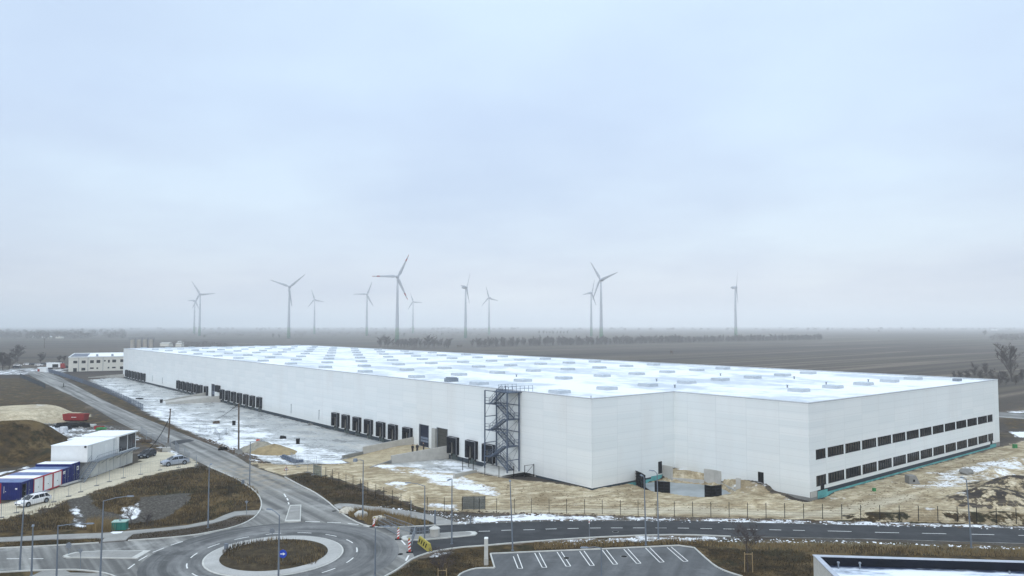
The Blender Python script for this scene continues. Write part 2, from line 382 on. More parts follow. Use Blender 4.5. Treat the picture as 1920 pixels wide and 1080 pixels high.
# snow cover
put(snow, blur(inpoly(yard_poly).astype(float), 3), .41)
put(snow, area([(240,752),(300,765),(345,790),(420,802),(470,800),(560,826),(640,848),(690,860),(640,876),(530,874),(440,846),(345,808),(290,782)], 3, -.6), .56)
put(snow, area([(300,760),(360,778),(420,800),(440,820),(400,815),(340,800),(300,785)], 2, -.7), .54)
put(snow, area([(540,835),(640,845),(700,856),(640,872),(560,868),(490,850)], 2, -.7), .6)
put(snow, area([(165,713),(230,712),(300,728),(260,735),(330,752),(300,760),(230,745),(190,728)], 2, -.8), .47)
for k in range(5):   # swept wet strip along the docks
    pass
put(snow, blur(inpoly(loc([(0.5,40),(0.5,342),(-9,342),(-11,200),(-13,60),(-9,40)])).astype(float), 3), .30)
put(snow, blur(inpoly(loc([(0.5,50),(0.5,150),(-7,150),(-12,50)])).astype(float), 2), .22)
put(snow, area([(690,876),(760,868),(850,872),(880,900),(830,905),(740,890)], 2, -.3), .5)
put(snow, area([(800,892),(860,892),(950,918),(930,935),(860,918),(800,905)], 2), .62)
put(snow, area([(838,862),(905,884),(890,890),(830,868)], 1, -.6), .62)
put(snow, area([(715,898),(760,905),(770,925),(725,915)], 1), .5); put(snow, area([(780,935),(860,945),(860,958),(800,955)], 2), .48)
put(snow, area([(870,970),(1000,962),(1120,968),(1120,975),(960,977),(860,983)], 1), .58)
put(snow, area([(1120,967),(1500,975),(2100,990),(2100,996),(1440,981),(1280,976),(1120,976)], 0), .47)
put(snow, area([(690,945),(740,957),(800,968),(870,980),(850,984),(790,966),(700,952)], 1), .52)
put(snow, area([(1000,1014),(1100,1008),(1280,1003),(1340,1005),(1360,1015),(1240,1018),(1100,1019),(1000,1022)], 1), .50)
put(snow, area([(1340,1010),(1920,1025),(1920,1031),(1340,1017)], 1), .40)
put(snow, area([(780,1045),(850,1030),(860,1038),(790,1058)], 1), .5)
put(snow, area([(1660,905),(1740,888),(1800,875),(1920,850),(2100,830),(2100,880),(1920,900),(1800,915),(1700,918)], 3), .41)
put(snow, area([(1740,885),(1800,878),(1900,855),(1920,870),(1830,895),(1770,915),(1830,945),(1810,945),(1750,915)], 2), .52)
put(snow, area([(1862,768),(2000,778),(2000,781),(1862,771)], 0), .6); put(grass, area([(1862,740),(2100,752),(2100,830),(1862,800)], 2), .5)
put(snow, area([(1885,812),(1960,805),(1960,818),(1905,822)], 1), .9)
put(snow, area([(1720,955),(1750,955),(1770,975),(1730,975)], 1), .5)
put(snow, area([(1275,881),(1310,886),(1300,893),(1270,890)], 1), .5)
put(snow, area([(128,966),(156,964),(163,984),(137,986)], 1, -1.7), .56); put(snow, area([(222,960),(268,955),(262,968),(230,974)], 1, -1.7), .6)
put(snow, area([(-50,744),(75,745),(80,760),(60,768),(70,756),(-50,754)], 0, 3.0), .62)
put(snow, area([(40,805),(120,797),(180,803),(210,812),(120,832),(60,828)], 2), .5)
put(snow, area([(-80,692),(140,690),(120,702),(-80,704)], 1), .48)
put(snow, area([(-40,894),(0,886),(54,874),(57,876.5),(0,892),(-40,900)], 0), .62)
put(snow, area([(240,808),(300,832),(345,850),(330,858),(290,838),(250,825)], 1), .5)
put(grass, np.clip(sum((ell(*q) < 1).astype(float) for q in ((1642,971,4.6,2.4,-.06),(1745,972,6,2.4,-.06),(1880,975,8.2,3.2,-.06),(1862,940,8,5,.2),(1905,915,7.5,5.5,0))), 0, 1), .5)
put(sand, np.clip(sum((ell(*q) < 1).astype(float) for q in ((1642,971,4.6,2.4,-.06),(1880,975,8.2,3.2,-.06),(1862,940,8,5,.2),(1905,915,7.5,5.5,0))), 0, 1), .45)
put(grass, area([(1560,968),(2100,978),(2100,992),(1500,977)], 2), .75)
put(grass, area([(1050,905),(1110,920),(1240,905),(1220,925),(1100,935),(980,925)], 2), .42)
put(pale, area([(900,955),(1060,955),(1300,950),(1500,960),(1560,955),(1700,925),(1720,935),(1560,970),(1300,964),(1060,962),(900,961)], 2), .55)
put(grav, area([(1340,945),(1400,944),(1460,948),(1440,955),(1350,955)], 1), .6); put(grav, area([(860,945),(930,940),(1000,955),(900,962)], 1), .5)
put(grav, area([(690,922),(760,935),(790,950),(740,938)], 1), .5)
put(snow, area([(1300,884),(1500,930),(1560,925),(1700,900),(1840,860),(1860,850),(1700,915),(1560,950),(1350,920)], 2), .25)
vs = np.stack([GX.ravel(), GY.ravel(), Z.ravel()], 1)
nx, ny = len(xs), len(ys)
ii, jj = np.meshgrid(np.arange(nx-1), np.arange(ny-1)); a0 = (jj*nx+ii).ravel()
faces = np.stack([a0, a0+1, a0+nx+1, a0+nx], 1)
me = bpy.data.meshes.new('ground'); me.from_pydata(vs.tolist(), [], faces.tolist())
for nm, (r_, g_, b_) in (('cover_a', (sand, snow, grass)), ('cover_b', (conc, grav, pale))):
    at = me.attributes.new(nm, 'FLOAT_COLOR', 'POINT')
    at.data.foreach_set('color', np.stack([r_.ravel(), g_.ravel(), b_.ravel(), np.ones(r_.size)], 1).astype(np.float32).ravel())
me.polygons.foreach_set('use_smooth', [True]*len(me.polygons))
ground = bpy.data.objects.new('ground', me); col.objects.link(ground); tag(ground, kind='structure')

m, nt, b = newmat('ground_cover'); me.materials.append(m)
g = N(nt, 'ShaderNodeNewGeometry').outputs['Position']
ca = N(nt, 'ShaderNodeAttribute', attribute_name='cover_a'); cbn = N(nt, 'ShaderNodeAttribute', attribute_name='cover_b')
sa_ = N(nt, 'ShaderNodeSeparateColor'); nt.links.new(ca.outputs['Color'], sa_.inputs[0])
sb_ = N(nt, 'ShaderNodeSeparateColor'); nt.links.new(cbn.outputs['Color'], sb_.inputs[0])
def layer(prev, colr, mask, nz, w=.06, k=1.7):
    x = mth(nt, 'ADD', mask, mth(nt, 'MULTIPLY', mth(nt, 'SUBTRACT', nz, .5), k))
    f = smooth(nt, x, .5-w, .5+w)
    f = mth(nt, 'MULTIPLY', f, smooth(nt, mask, .02, .12))
    return mix(nt, f, prev, colr), f
nA = noise(nt, g, .12, 9, .68); nB = noise(nt, g, .55, 8, .7); nC = noise(nt, g, 3.0, 6, .75)
nS = noise(nt, g, .22, 10, .66, stretch=(1, .55, 1), rot=-TH)
nS2 = noise(nt, g, 1.1, 8, .72)
# ploughed fields: strips that run with the hall
fld = noise(nt, g, 1.0, 2, .5, stretch=(.00035, .0115, 1), rot=-R(39))
fld2 = noise(nt, g, 1.0, 3, .6, stretch=(.002, .05, 1), rot=-R(39))
fcol = ramp(nt, fld, [(.36, (.030,.024,.023)), (.42, (.055,.044,.037)), (.455, (.14,.112,.08)), (.47, (.06,.048,.038)), (.51, (.085,.067,.050)), (.525, (.27,.22,.165)), (.545, (.055,.044,.036)), (.58, (.14,.115,.074)), (.61, (.04,.034,.030)), (.66, (.15,.12,.078))])
fcol = mix(nt, .3, fcol, ramp(nt, fld2, [(.35, (.03,.026,.026)), (.65, (.11,.093,.075))]))
fcol = mix(nt, .2, fcol, ramp(nt, nA, [(.3, (.035,.03,.027)), (.7, (.10,.085,.07))]))
fcol = mix(nt, .4, fcol, ramp(nt, nB, [(.3, (.03,.03,.03)), (.7, (.6,.6,.6))]), 'OVERLAY')
cur = fcol
gr = ramp(nt, nB, [(.28, (.010,.007,.004)), (.42, (.032,.022,.009)), (.55, (.085,.055,.021)), (.72, (.17,.12,.055))])
gr = mix(nt, .5, gr, ramp(nt, nC, [(.3, (.04,.04,.036)), (.7, (.6,.58,.52))]), 'OVERLAY')
gr = mix(nt, smooth(nt, nA, .50, .58), gr, mix(nt, .62, gr, (.022,.024,.011)))
nA2 = noise(nt, g, .19, 7, .65, stretch=(1,1.3,1), rot=.7)
gr = mix(nt, mth(nt, 'MULTIPLY', smooth(nt, nA2, .52, .62), .7), gr, (.15,.105,.05))
gr = mix(nt, mth(nt, 'MULTIPLY', smooth(nt, nA2, .46, .38), .6), gr, (.05,.036,.02))
gr = mix(nt, mth(nt, 'MULTIPLY', sb_.outputs[2], .8), gr, ramp(nt, nC, [(.3, (.12,.095,.05)), (.7, (.30,.25,.15))]))
dk = ramp(nt, nC, [(.28, (.03,.027,.024)), (.5, (.075,.068,.058)), (.75, (.17,.16,.15))])
sd = ramp(nt, nB, [(.30, (.19,.145,.085)), (.42, (.36,.29,.185)), (.53, (.50,.42,.28)), (.62, (.59,.515,.375)), (.72, (.68,.62,.48))])
trk = noise(nt, g, 1.0, 4, .6, stretch=(.09, 1.1, 1), rot=-R(-4))
trk2 = noise(nt, g, 1.0, 5, .6, stretch=(.05, .75, 1), rot=-R(40))
sd = mix(nt, mth(nt, 'MULTIPLY', smooth(nt, trk, .48, .62), .5), sd, (.21,.165,.105))
sd = mix(nt, mth(nt, 'MULTIPLY', smooth(nt, trk2, .50, .62), .45), sd, (.25,.19,.11))
sd = mix(nt, mth(nt, 'MULTIPLY', smooth(nt, trk2, .47, .36), .45), sd, (.66,.58,.42))
sd = mix(nt, mth(nt, 'MULTIPLY', smooth(nt, nA, .48, .6), .6), sd, (.21,.155,.085))
sd = mix(nt, .5, sd, ramp(nt, nC, [(.3, (.2,.2,.2)), (.7, (.75,.75,.75))]), 'OVERLAY')
sd = mix(nt, mth(nt, 'MULTIPLY', sb_.outputs[2], .75), sd, ramp(nt, nC, [(.3, (.52,.47,.36)), (.7, (.74,.69,.56))]))
cn = ramp(nt, nS, [(.32, (.19,.20,.20)), (.43, (.34,.35,.345)), (.53, (.43,.445,.44)), (.60, (.49,.485,.455)), (.7, (.56,.56,.54))])
cn = mix(nt, mth(nt, 'MULTIPLY', smooth(nt, nS2, .48, .62), .5), cn, (.21,.215,.21))
sn = ramp(nt, nC, [(.3, (.70,.73,.77)), (.6, (.86,.88,.90))])
cur, _ = layer(cur, gr, sa_.outputs[2], nB)
cur, _ = layer(cur, dk, sb_.outputs[1], nS2)
cur, _ = layer(cur, sd, sa_.outputs[0], nB)
cur, fc = layer(cur, cn, sb_.outputs[0], nB)
nS3 = noise(nt, g, 1.0, 8, .68, stretch=(.10, .55, 1), rot=-R(6))
nSn = mth(nt, 'ADD', mth(nt, 'MULTIPLY', nS, .4), mth(nt, 'ADD', mth(nt, 'MULTIPLY', nS2, .3), mth(nt, 'MULTIPLY', nS3, .3)))
cur, fs_ = layer(cur, sn, mth(nt, 'SUBTRACT', sa_.outputs[1], mth(nt, 'MULTIPLY', fc, .045)), nSn, .12, 2.9)
nt.links.new(cur, b.inputs['Base Color'])
wet = mth(nt, 'MULTIPLY', mth(nt, 'MULTIPLY', fc, smooth(nt, nS, .6, .42)), mth(nt, 'SUBTRACT', 1.0, fs_))
nt.links.new(mth(nt, 'MULTIPLY_ADD', wet, -.70, .92), b.inputs['Roughness']); nt.links.new(mth(nt, 'MULTIPLY_ADD', wet, .4, .08), b.inputs['Specular IOR Level'])
bump(nt, b, mth(nt, 'ADD', nB, mth(nt, 'MULTIPLY', nC, .4)), .7, .35)

# ------------------------------------------------------------------ roads and pavements
def chaikin(p, n=1):
    for _ in range(n):
        q = []
        for i in range(len(p)):
            a, c = p[i], p[(i+1) % len(p)]
            q += [(a[0]*.75+c[0]*.25, a[1]*.75+c[1]*.25), (a[0]*.25+c[0]*.75, a[1]*.25+c[1]*.75)]
        p = q
    return p
def sheet(name, poly, z0, z1, mat, sm=1):
    mb = MB(); mb.prism(chaikin(poly, sm) if sm else poly, z0, z1, bottom=False)
    return tag(mb.obj(name, mat), kind='structure')
sheet('road', road_w, -.02, .03, M['asphalt_old'])
# newer, darker blacktop of the east road and of the roundabout ring
east_px = [(770,989),(880,982.5),(1030,977.5),(1280,976.5),(1440,981.5),(1920,991),(2690,1006.7),(2690,1041.5),(1920,1019),(1640,1010.5),(1360,1005.5),(1280,1002.5),(1100,1008.5),(960,1018.5),(862,1026.5),(810,1034.5),(778,1046),(765,1020)]
sheet('road_surface_east', pts(east_px), .031, .034, M['asphalt_new'], 0)
ring = [(RC.x+14.2*math.cos(t), RC.y+14.2*math.sin(t)) for t in np.linspace(0, 2*math.pi, 72, endpoint=False)]
rp = MB(); rp.prism(ring, .0305, .038, bottom=False)
tag(rp.obj('roundabout_ring', M['asphalt_ring']), kind='structure')
def ringmesh(name, r0, r1, z0, z1, mat, n=96):
    mb = MB()
    for i in range(n):
        t0, t1 = 2*math.pi*i/n, 2*math.pi*(i+1)/n
        P = lambda r, t, z: (RC.x+r*math.cos(t), RC.y+r*math.sin(t), z)
        mb.add([P(r0,t0,z1),P(r1,t0,z1),P(r1,t1,z1),P(r0,t1,z1),P(r1,t0,z0),P(r1,t1,z0),P(r0,t0,z0),P(r0,t1,z0)], [(0,1,2,3),(1,4,5,2),(6,0,3,7)])
    return tag(mb.obj(name, mat), kind='structure')
ringmesh('roundabout_apron', 5.95, 7.55, .03, .15, M['paving_pale'])
ringmesh('roundabout_kerb', 7.55, 7.75, .03, .11, M['concrete_lt'])
mb = MB(); n = 64; rr = [0, 2, 4, 5.2, 5.96]; hh = [.55, .52, .4, .28, .17]
for k in range(1, 5):
    for i in range(n):
        t0, t1 = 2*math.pi*i/n, 2*math.pi*(i+1)/n
        q = lambda r, t, h: (RC.x+r*math.cos(t), RC.y+r*math.sin(t), h)
        mb.add([q(rr[k-1],t0,hh[k-1]), q(rr[k],t0,hh[k]), q(rr[k],t1,hh[k]), q(rr[k-1],t1,hh[k-1])], [(0,1,2,3)])
m, nt, b = newmat('island_grass'); M['island_grass'] = m
g = N(nt, 'ShaderNodeNewGeometry').outputs['Position']
q = ramp(nt, noise(nt, g, .8, 8, .75), [(.3, (.02,.015,.010)), (.5, (.05,.037,.021)), (.68, (.10,.075,.04))])
q = mix(nt, .5, q, ramp(nt, noise(nt, g, 4, 6, .75), [(.3, (.1,.1,.1)), (.7, (.75,.75,.72))]), 'OVERLAY')
nt.links.new(q, b.inputs['Base Color']); b.inputs['Roughness'].default_value = .95; b.inputs['Specular IOR Level'].default_value = .1
tag(mb.obj('roundabout_island', m), kind='structure')
def kerb(name, line, w=.16, z0=0, z1=.13, mat=None, closed=False):
    P = [Vector((p[0], p[1], 0)) for p in line]; mb = MB(); n = len(P)
    L = []
    for i in range(n):
        d = (P[min(i+1, n-1)]-P[max(i-1, 0)]).normalized(); nn_ = Vector((-d.y, d.x, 0))*w/2
        L.append((P[i]-nn_, P[i]+nn_))
    vs, fs = [], []
    for a, c in L: vs += [(a.x,a.y,z0),(a.x,a.y,z1),(c.x,c.y,z1),(c.x,c.y,z0)]
    for i in range(n-1):
        for k in range(3): fs.append((i*4+k, i*4+k+1, i*4+5+k, i*4+4+k))
    fs += [(0,3,2,1), ((n-1)*4, (n-1)*4+1, (n-1)*4+2, (n-1)*4+3)]
    mb.add(vs, fs); return tag(mb.obj(name, mat or M['concrete_lt']), kind='structure')
def smoothline(p, n=2):
    for _ in range(n):
        q = [p[0]]
        for i in range(len(p)-1):
            a, c = p[i], p[i+1]
            q += [(a[0]*.75+c[0]*.25, a[1]*.75+c[1]*.25), (a[0]*.25+c[0]*.75, a[1]*.25+c[1]*.75)]
        p = q+[p[-1]]
    return p
for L in ([(390,875),(425,890),(450,902),(477,920),(490,937),(490,954),(480,969),(460,981.5),(430,991.5),(400,997.5),(362,1004.5),(300,1010.5),(240,1014.5)],
          [(185,1018.5),(87,1024.5),(0,1028.5),(-80,1032)],
          [(534,895),(562,910),(587,922),(612,939),(630,955),(650,970),(675,983),(695,988),(720,990),(775,988),(880,982)],
          [(720,1083),(745,1069),(760,1058),(775,1047),(810,1035),(862,1027),(900,1024.5),(960,1019),(1020,1014.5),(1100,1009),(1200,1004.5),(1280,1003),(1370,1006.5)],
          [(0,1074),(50,1071),(77,1070.5),(125,1069),(150,1069.5),(190,1074),(215,1081),(235,1095)],
          [(857,1084),(865,1075.5),(887,1067.5),(905,1066),(927.3,1065.5)],[(927.3,1065.5),(919.5,1039)],[(919.5,1039),(1000,1035.5),(1100,1031.5),(1200,1027),(1296,1022.5),(1320,1045),(1340,1062),(1360,1072),(1392,1082)]):
    kerb('kerb', smoothline(pts(L), 1))
sheet('pavement', pts([(-80,1012),(0,1009),(100,1003.7),(200,1000),(240,996.5),(300,991.5),(350,986),(400,976),(420,967),(440,960),(460,958.5),(490,957.5),(478,966.5),(455,966.5),(440,968.5),(420,976),(400,982),(350,991),(250,1002.5),(240,1009),(236,1013.5),(188,1017.5),(197,1009.5),(100,1012),(0,1017),(-80,1020)]), -.02, .09, M['paving'], 0)
sheet('pavement', pts([(626,947.5),(636,945),(652,945),(725,954),(775,960),(825,970),(858,981.5),(820,984.5),(800,975.5),(762,970),(725,962.5),(675,956),(642,955.5),(632,954)]), -.02, .09, M['paving'], 0)
sheet('pavement', pts([(60,1081),(75,1073.5),(84,1071.5),(122,1070.5),(132,1075),(190,1076),(212,1084),(200,1120),(40,1120)]), -.02, .09, M['paving'], 0)
isl = [[(543.7,948.7),(565,948),(563.7,978.7),(533.7,979.5)],
       crop(0,810,4,[(470,940),(500,926),(560,912),(650,904),(750,900),(1130,897),(1030,955),(870,953),(710,950),(500,950)]),
       [(752,1010),(756,1007),(770,1005),(835,1001),(880,998.3),(891,998.8),(895,1001.5),(891,1004.8),(840,1010),(800,1013.7),(770,1015),(756,1013.5)]]
for L in isl:
    P = pts(L); sheet('traffic_island', P, .02, .16, M['concrete_lt'], 0)
    c = (sum(p[0] for p in P)/len(P), sum(p[1] for p in P)/len(P))
    sheet('traffic_island_paving', [(c[0]+(p[0]-c[0])*.86, c[1]+(p[1]-c[1])*.86) for p in P], .15, .175, M['paving'], 0)
park = [(857,1090),(865,1076),(887,1068),(905,1066.5),(928,1066.5),(920.5,1039.7),(1000,1036),(1100,1032),(1200,1027.5),(1295.5,1023.2),(1319,1045.3),(1339,1062.3),(1359,1072.5),(1391,1082),(1430,1110),(800,1110)]
sheet('pit_slab', pit_w, -1.3, -.9, simple('pit_slab', (.30,.33,.345), .45, var=.28, scale=.35), 0)
sheet('parking_lot', pts(park), -.02, .03, M['asphalt_park'], 0)
# painted marks
mk = MB()
def stripe(p, q, w=.14, z=.0):
    p, q = Vector((p[0],p[1],0)), Vector((q[0],q[1],0)); d = (q-p).normalized(); nn_ = Vector((-d.y, d.x, 0))*w/2
    mk.add([(p-nn_)+Vector((0,0,z)), (q-nn_)+Vector((0,0,z)), (q+nn_)+Vector((0,0,z)), (p+nn_)+Vector((0,0,z))], [(0,1,2,3)])
c6 = lambda L: crop(800, 810, 4, L); c7 = lambda L: crop(1160, 810, 4, L); c8 = lambda L: crop(1440, 810, 4, L); c4 = lambda L: crop(400, 810, 4, L); c2 = lambda L: crop(0, 810, 4, L)
for a, c, y0, y1 in ((390,475,747,745),(560,640,740,737),(725,810,736,734),(892,975,730,728),(1057,1140,726,724),(1225,1305,722,721.5),(1382,1470,721,721),(1548,1635,721,721),(1715,1800,721,721.5)):
    p, q = c6([(a,y0),(c,y1)]); stripe(G(*p), G(*q), .16, .0375)
for a, c, y0, y1 in ((277,360,721.5,722),(443,528,722,723.5),(613,700,725.5,727),(785,870,728.5,730),(957,1043,731,733),(1130,1220,734.5,737),(1307,1397,738.5,740.5),(1568,1747,744,748)):
    p, q = c7([(a,y0),(c,y1)]); stripe(G(*p), G(*q), .16, .0375)
for a, c, y0, y1 in ((803,983,754,758),(1155,1337,761.5,765),(1525,1697,768.5,772),(1877,2060,777,781)):
    p, q = c8([(a,y0),(c,y1)]); stripe(G(*p), G(*q), .16, .0375)
for a, y0, c, y1 in ((50,953,160,952),(215,953,325,952),(960,1030,1010,992),(1040,967,1105,930),(1145,905,1230,872),(1280,852,1370,823)):
    p, q = c2([(a,y0),(c,y1)]); stripe(G(*p), G(*q), .16, .042)
for a, y0, c, y1 in ((530,465,545,490),(552,497,560,515),(562,528,567,545),(690,674,800,675),(855,680,955,683),(1010,688,1090,696),(1125,706,1185,714),(1410,815,1440,848),(1465,928,1443,968)):
    p, q = c4([(a,y0),(c,y1)]); stripe(G(*p), G(*q), .2, .042)
for k in range(15):
    t0 = 2*math.pi*k/15+.12; t1 = t0+.2
    for j in range(4):
        ta, tb = t0+(t1-t0)*j/4, t0+(t1-t0)*(j+1)/4
        stripe((RC.x+9.3*math.cos(ta), RC.y+9.3*math.sin(ta)), (RC.x+9.3*math.cos(tb), RC.y+9.3*math.sin(tb)), .15, .042)
bays = [((680,917),(720,1025),(650,935),(685,1025)),((843,907),(901,1018),(810,909),(867,1018)),((1010,900),(1080,1008),(978,902),(1047,1010)),((1180,893),(1257,1003),(1147,895),(1225,1004)),((1347,885),(1432,993),(1317,887),(1400,995)),((1508,877),(1607,987),(1478,880),(1575,988)),((1673,868),(1781,977),(1640,870),(1748,979))]
for a, c, d_, e in bays:
    pa, pc, pd, pe = (G(*c6([x])[0]) for x in (a, c, d_, e))
    stripe(pa, pc, .105, .035); stripe(pd, pe, .105, .035); stripe(pc, pe, .105, .0365)
for a, c, d_, e in (((1834,864),(1960,971),(1803,867),(1927,974)),):
    pa, pc, pd, pe = (G(*c6([x])[0]) for x in (a, c, d_, e))
    stripe(pa, pc, .105, .035); stripe(pd, pe, .105, .035); stripe(pc, pe, .105, .0365)
tag(mk.obj('road_markings', M['marking']), kind='structure')
sheet('road', pts([(1862,771.5),(2050,785),(2050,796),(1862,781.5)]), -.05, .04, M['asphalt_old'], 0)
mb = MB()                                           # repair patch of fresh blacktop across the north-west road
mb.prism(pts(crop(240,760,8.73,[(700,600),(800,575),(1010,555),(1090,580),(900,625),(760,650)])), .031, .0345, bottom=False)
tag(mb.obj('road_patch', M['asphalt_new']), kind='structure')
mb = MB(); c = G(708, 1043)
for k in range(2):
    cc = G(733+k*15, 1042+k*-2); P = [(cc.x+(.5+.25*math.sin(3*t+k))*math.cos(t)*(1-.35*k), cc.y+1.1*(.5+.25*math.sin(2*t+1))*math.sin(t)) for t in np.linspace(0, 6.28, 18, endpoint=False)]
    mb.prism(P, .031, .0375, bottom=False)
tag(mb.obj('oil_stain', M['black']), kind='structure')

# ------------------------------------------------------------------ the warehouse
hall = thing('warehouse', 'huge white clad logistics hall with loading docks and snowy roof dotted with rooflights', 'warehouse', ORG, TH)
OUT = [(0,0),(21,0),(21,-26),(100.5,-26),(100.5,343),(0,343)]
HT, RF = 14.5, 14.28
def wall_strip(mb, p, q, z0, z1, holes=()):
    """outer wall face p->q with rectangular openings (s0, s1, z0, z1) along the run"""
    p, q = Vector((*p, 0)), Vector((*q, 0)); L = (q-p).length; d = (q-p)/L
    ss = sorted({0.0, L, *[h[0] for h in holes], *[h[1] for h in holes]}); zz = sorted({z0, z1, *[min(max(h[2], z0), z1) for h in holes], *[min(max(h[3], z0), z1) for h in holes]})
    for a, c in zip(ss, ss[1:]):
        for e, g_ in zip(zz, zz[1:]):
            ms, mz = (a+c)/2, (e+g_)/2
            if any(h[0] < ms < h[1] and h[2] < mz < h[3] for h in holes): continue
            P0, P1 = p+d*a, p+d*c
            mb.add([(P0.x,P0.y,e),(P1.x,P1.y,e),(P1.x,P1.y,g_),(P0.x,P0.y,g_)], [(0,1,2,3)])
dock_left = [335.3,329.5,323.5,317.4,311.3,305.2,298.6, 241.0,234.8,228.8,222.7,216.6,210.8,204.0, 185.5,179.5,173.6,167.7,161.6,155.6,149.5, 95.2,89.3,83.2,77.2,71.2,65.5,59.1, 41.2,34.8,29.2]
DW, FL = 3.45, .35
# left face holes are given along the run from (0,343) to (0,0): s = 343 - y
doorsL = [(49.2,52.9,FL,4.95),(42.0,45.9,FL,4.95),(193.3,196.7,FL,4.95)]
holesL = [(343-(y-.55), 343-(y-DW+.55), -1.0, 3.1) for y in dock_left] + [(343-y1, 343-y0, z0, z1) for y0, y1, z0, z1 in doorsL]
win_x = [(22.93,25.87)] + [(26.55+5.622*k, 26.55+5.622*k+5.08) for k in range(12)] + [(93.8,96.7)]
win_x = [(a, c) for a, c in win_x]
WU, WLo = (5.68, 7.16), (1.56, 3.12)
holesF = []
for a, c in win_x:
    holesF += [(a-21, c-21, *WU), (a-21, c-21, *WLo)]
holesF += [(24.15-21, 25.3-21, .75, 1.561), (94.95-21, 96.1-21, .75, 1.561)]
mb = MB()
wall_strip(mb, (0,343), (0,0), -.02, HT, holesL)
wall_strip(mb, (0,0), (21,0), -.02, HT, [(16.45,17.5,.25,2.4)])
wall_strip(mb, (21,0), (21,-26), .05, HT, [(17.0,18.05,.6,2.7)])
wall_strip(mb, (21,-26), (100.5,-26), .9, HT, holesF)
wall_strip(mb, (100.5,-26), (100.5,343), -.02, HT); wall_strip(mb, (100.5,343), (0,343), -.02, HT)
mb.obj('wall', M['cladding'], hall)
def inset(poly, d):
    n = len(poly); out = []
    A = sum(poly[i][0]*poly[(i+1)%n][1]-poly[(i+1)%n][0]*poly[i][1] for i in range(n)); s = 1 if A > 0 else -1
    for i in range(n):
        p0, p1, p2 = (Vector((*poly[(i+k) % n], 0)) for k in (-1, 0, 1))
        d1, d2 = (p1-p0).normalized(), (p2-p1).normalized()
        n1, n2 = Vector((-d1.y, d1.x, 0))*s, Vector((-d2.y, d2.x, 0))*s
        if abs(d1.dot(d2)) > .99: o = n1*d
        else: o = (n1+n2)*d
        out.append((p1.x+o.x, p1.y+o.y))
    return out
mb = MB(); mb.prism(inset(OUT, .06), 13.9, RF, bottom=False); mb.obj('roof', M['roof'], hall)
mb = MB(); o1, o2 = inset(OUT, -.04), inset(OUT, .28)   # sheet metal parapet capping
for i in range(6):
    j = (i+1) % 6
    vs_ = [(*o1[i],HT-.10),(*o1[j],HT-.10),(*o1[j],HT+.07),(*o1[i],HT+.07),(*o2[j],HT+.07),(*o2[i],HT+.07),(*o2[j],RF-.05),(*o2[i],RF-.05)]
    mb.add(vs_, [(0,1,2,3),(3,2,4,5),(5,4,6,7)])
mb.obj('parapet_capping', simple('capping', (.50,.53,.56), .5, .1), hall)
mb = MB(); wall_strip(mb, (-.05+.04,343), (-.01,-.01), -1.6, -.02, [(h[0], h[1], -1.0, 1) for h in holesL if h[2] < 0]); wall_strip(mb, (-.01,-.01), (21,-.01), -.32, -.02)
wall_strip(mb, (20.99,-.01), (20.99,-26), -.5, .05)
mb.obj('plinth', M['plinth'], hall)
for a_ in (((21,-26.0),(23.2,-26.0),-.9,.9),((20.985,-17),(20.985,-26.0),-1,-.5),((98.2,-26),(100.5,-26),-.9,.9),((20.98,-20.5),(20.98,-26.0),-.5,.08)):
    mb = MB(); wall_strip(mb, *a_); mb.obj('foundation_wall', M['concrete_dk'], hall)
mb = MB(); wall_strip(mb, (23.2,-26.02), (98.2,-26.02), -.9, .30); wall_strip(mb, (23.2,-26.03), (26.2,-26.03), .3, .75); wall_strip(mb, (94.7,-26.03), (98.2,-26.03), .3, .75)
wall_strip(mb, (8.5,-.03), (21,-.03), -1.6, -.32); wall_strip(mb, (14.5,-.035), (21,-.035), -.32, .1); wall_strip(mb, (20.97,-12.5), (20.97,-20.5), -.6, .08)
mb.obj('insulation_strip', M['turq'], hall)
mb = MB(); wall_strip(mb, (26.2,-26.0), (94.7,-26.0), .3, .9); mb.obj('plinth', M['plinth'], hall)
mb = MB(); mb.box(21.2,23,-26.006,-25.9,.0,.85); mb.obj('patch_panel', M['concrete'], hall)

# docks: shelter, door, leveller pit
def make_dock():
    s = MB()                                        # local: x out of the wall is negative, y along, z up from floor
    t = .62
    s.box(-.72, 0, -DW, -DW+t, 0.0, 3.0); s.box(-.72, 0, -t, 0, .0, 3.0); s.box(-.72, 0, -DW, 0, 3.0, 3.42)
    s.box(-.70, -.66, -DW+t, -t, 2.35, 3.0)         # top curtain
    o = s.obj('dock_shelter', M['shelter'], hall)
    e = MB(); e.box(-.745, -.72, -DW, -DW+.06, 0, 3.42); e.box(-.745, -.72, -DW, 0, 3.36, 3.43); e.obj('edge_trim', M['shelter_edge'], o)
    d = MB(); d.box(.28, .34, -DW+.5, -.5, -.05, 2.8); d.obj('dock_door', M['door_dark'], o)
    r = MB(); r.box(.0, .3, -.56, -.52, -1.2, 2.75); r.obj('door_reveal', M['concrete'], o)
    r = MB(); r.box(.0, .3, -DW+.52, -DW+.56, -1.2, 2.75); r.obj('door_reveal', M['concrete'], o)
    l = MB(); l.box(.05, .32, -DW+.56, -.56, -1.3, -.12); l.obj('dock_leveller', simple('leveller', (.05,.07,.07), .6), o)
    for y in (-DW+.62, -.98): p = MB(); p.box(-.12, .05, y, y+.36, -.55, -.1); p.obj('bumper', M['rubber'], o)
    return o
dock0 = make_dock(); dock0.location = (0, dock_left[0], FL)
for y in dock_left[1:]:
    dd = copy_tree(dock0, hall); dd.location = (0, y, FL)
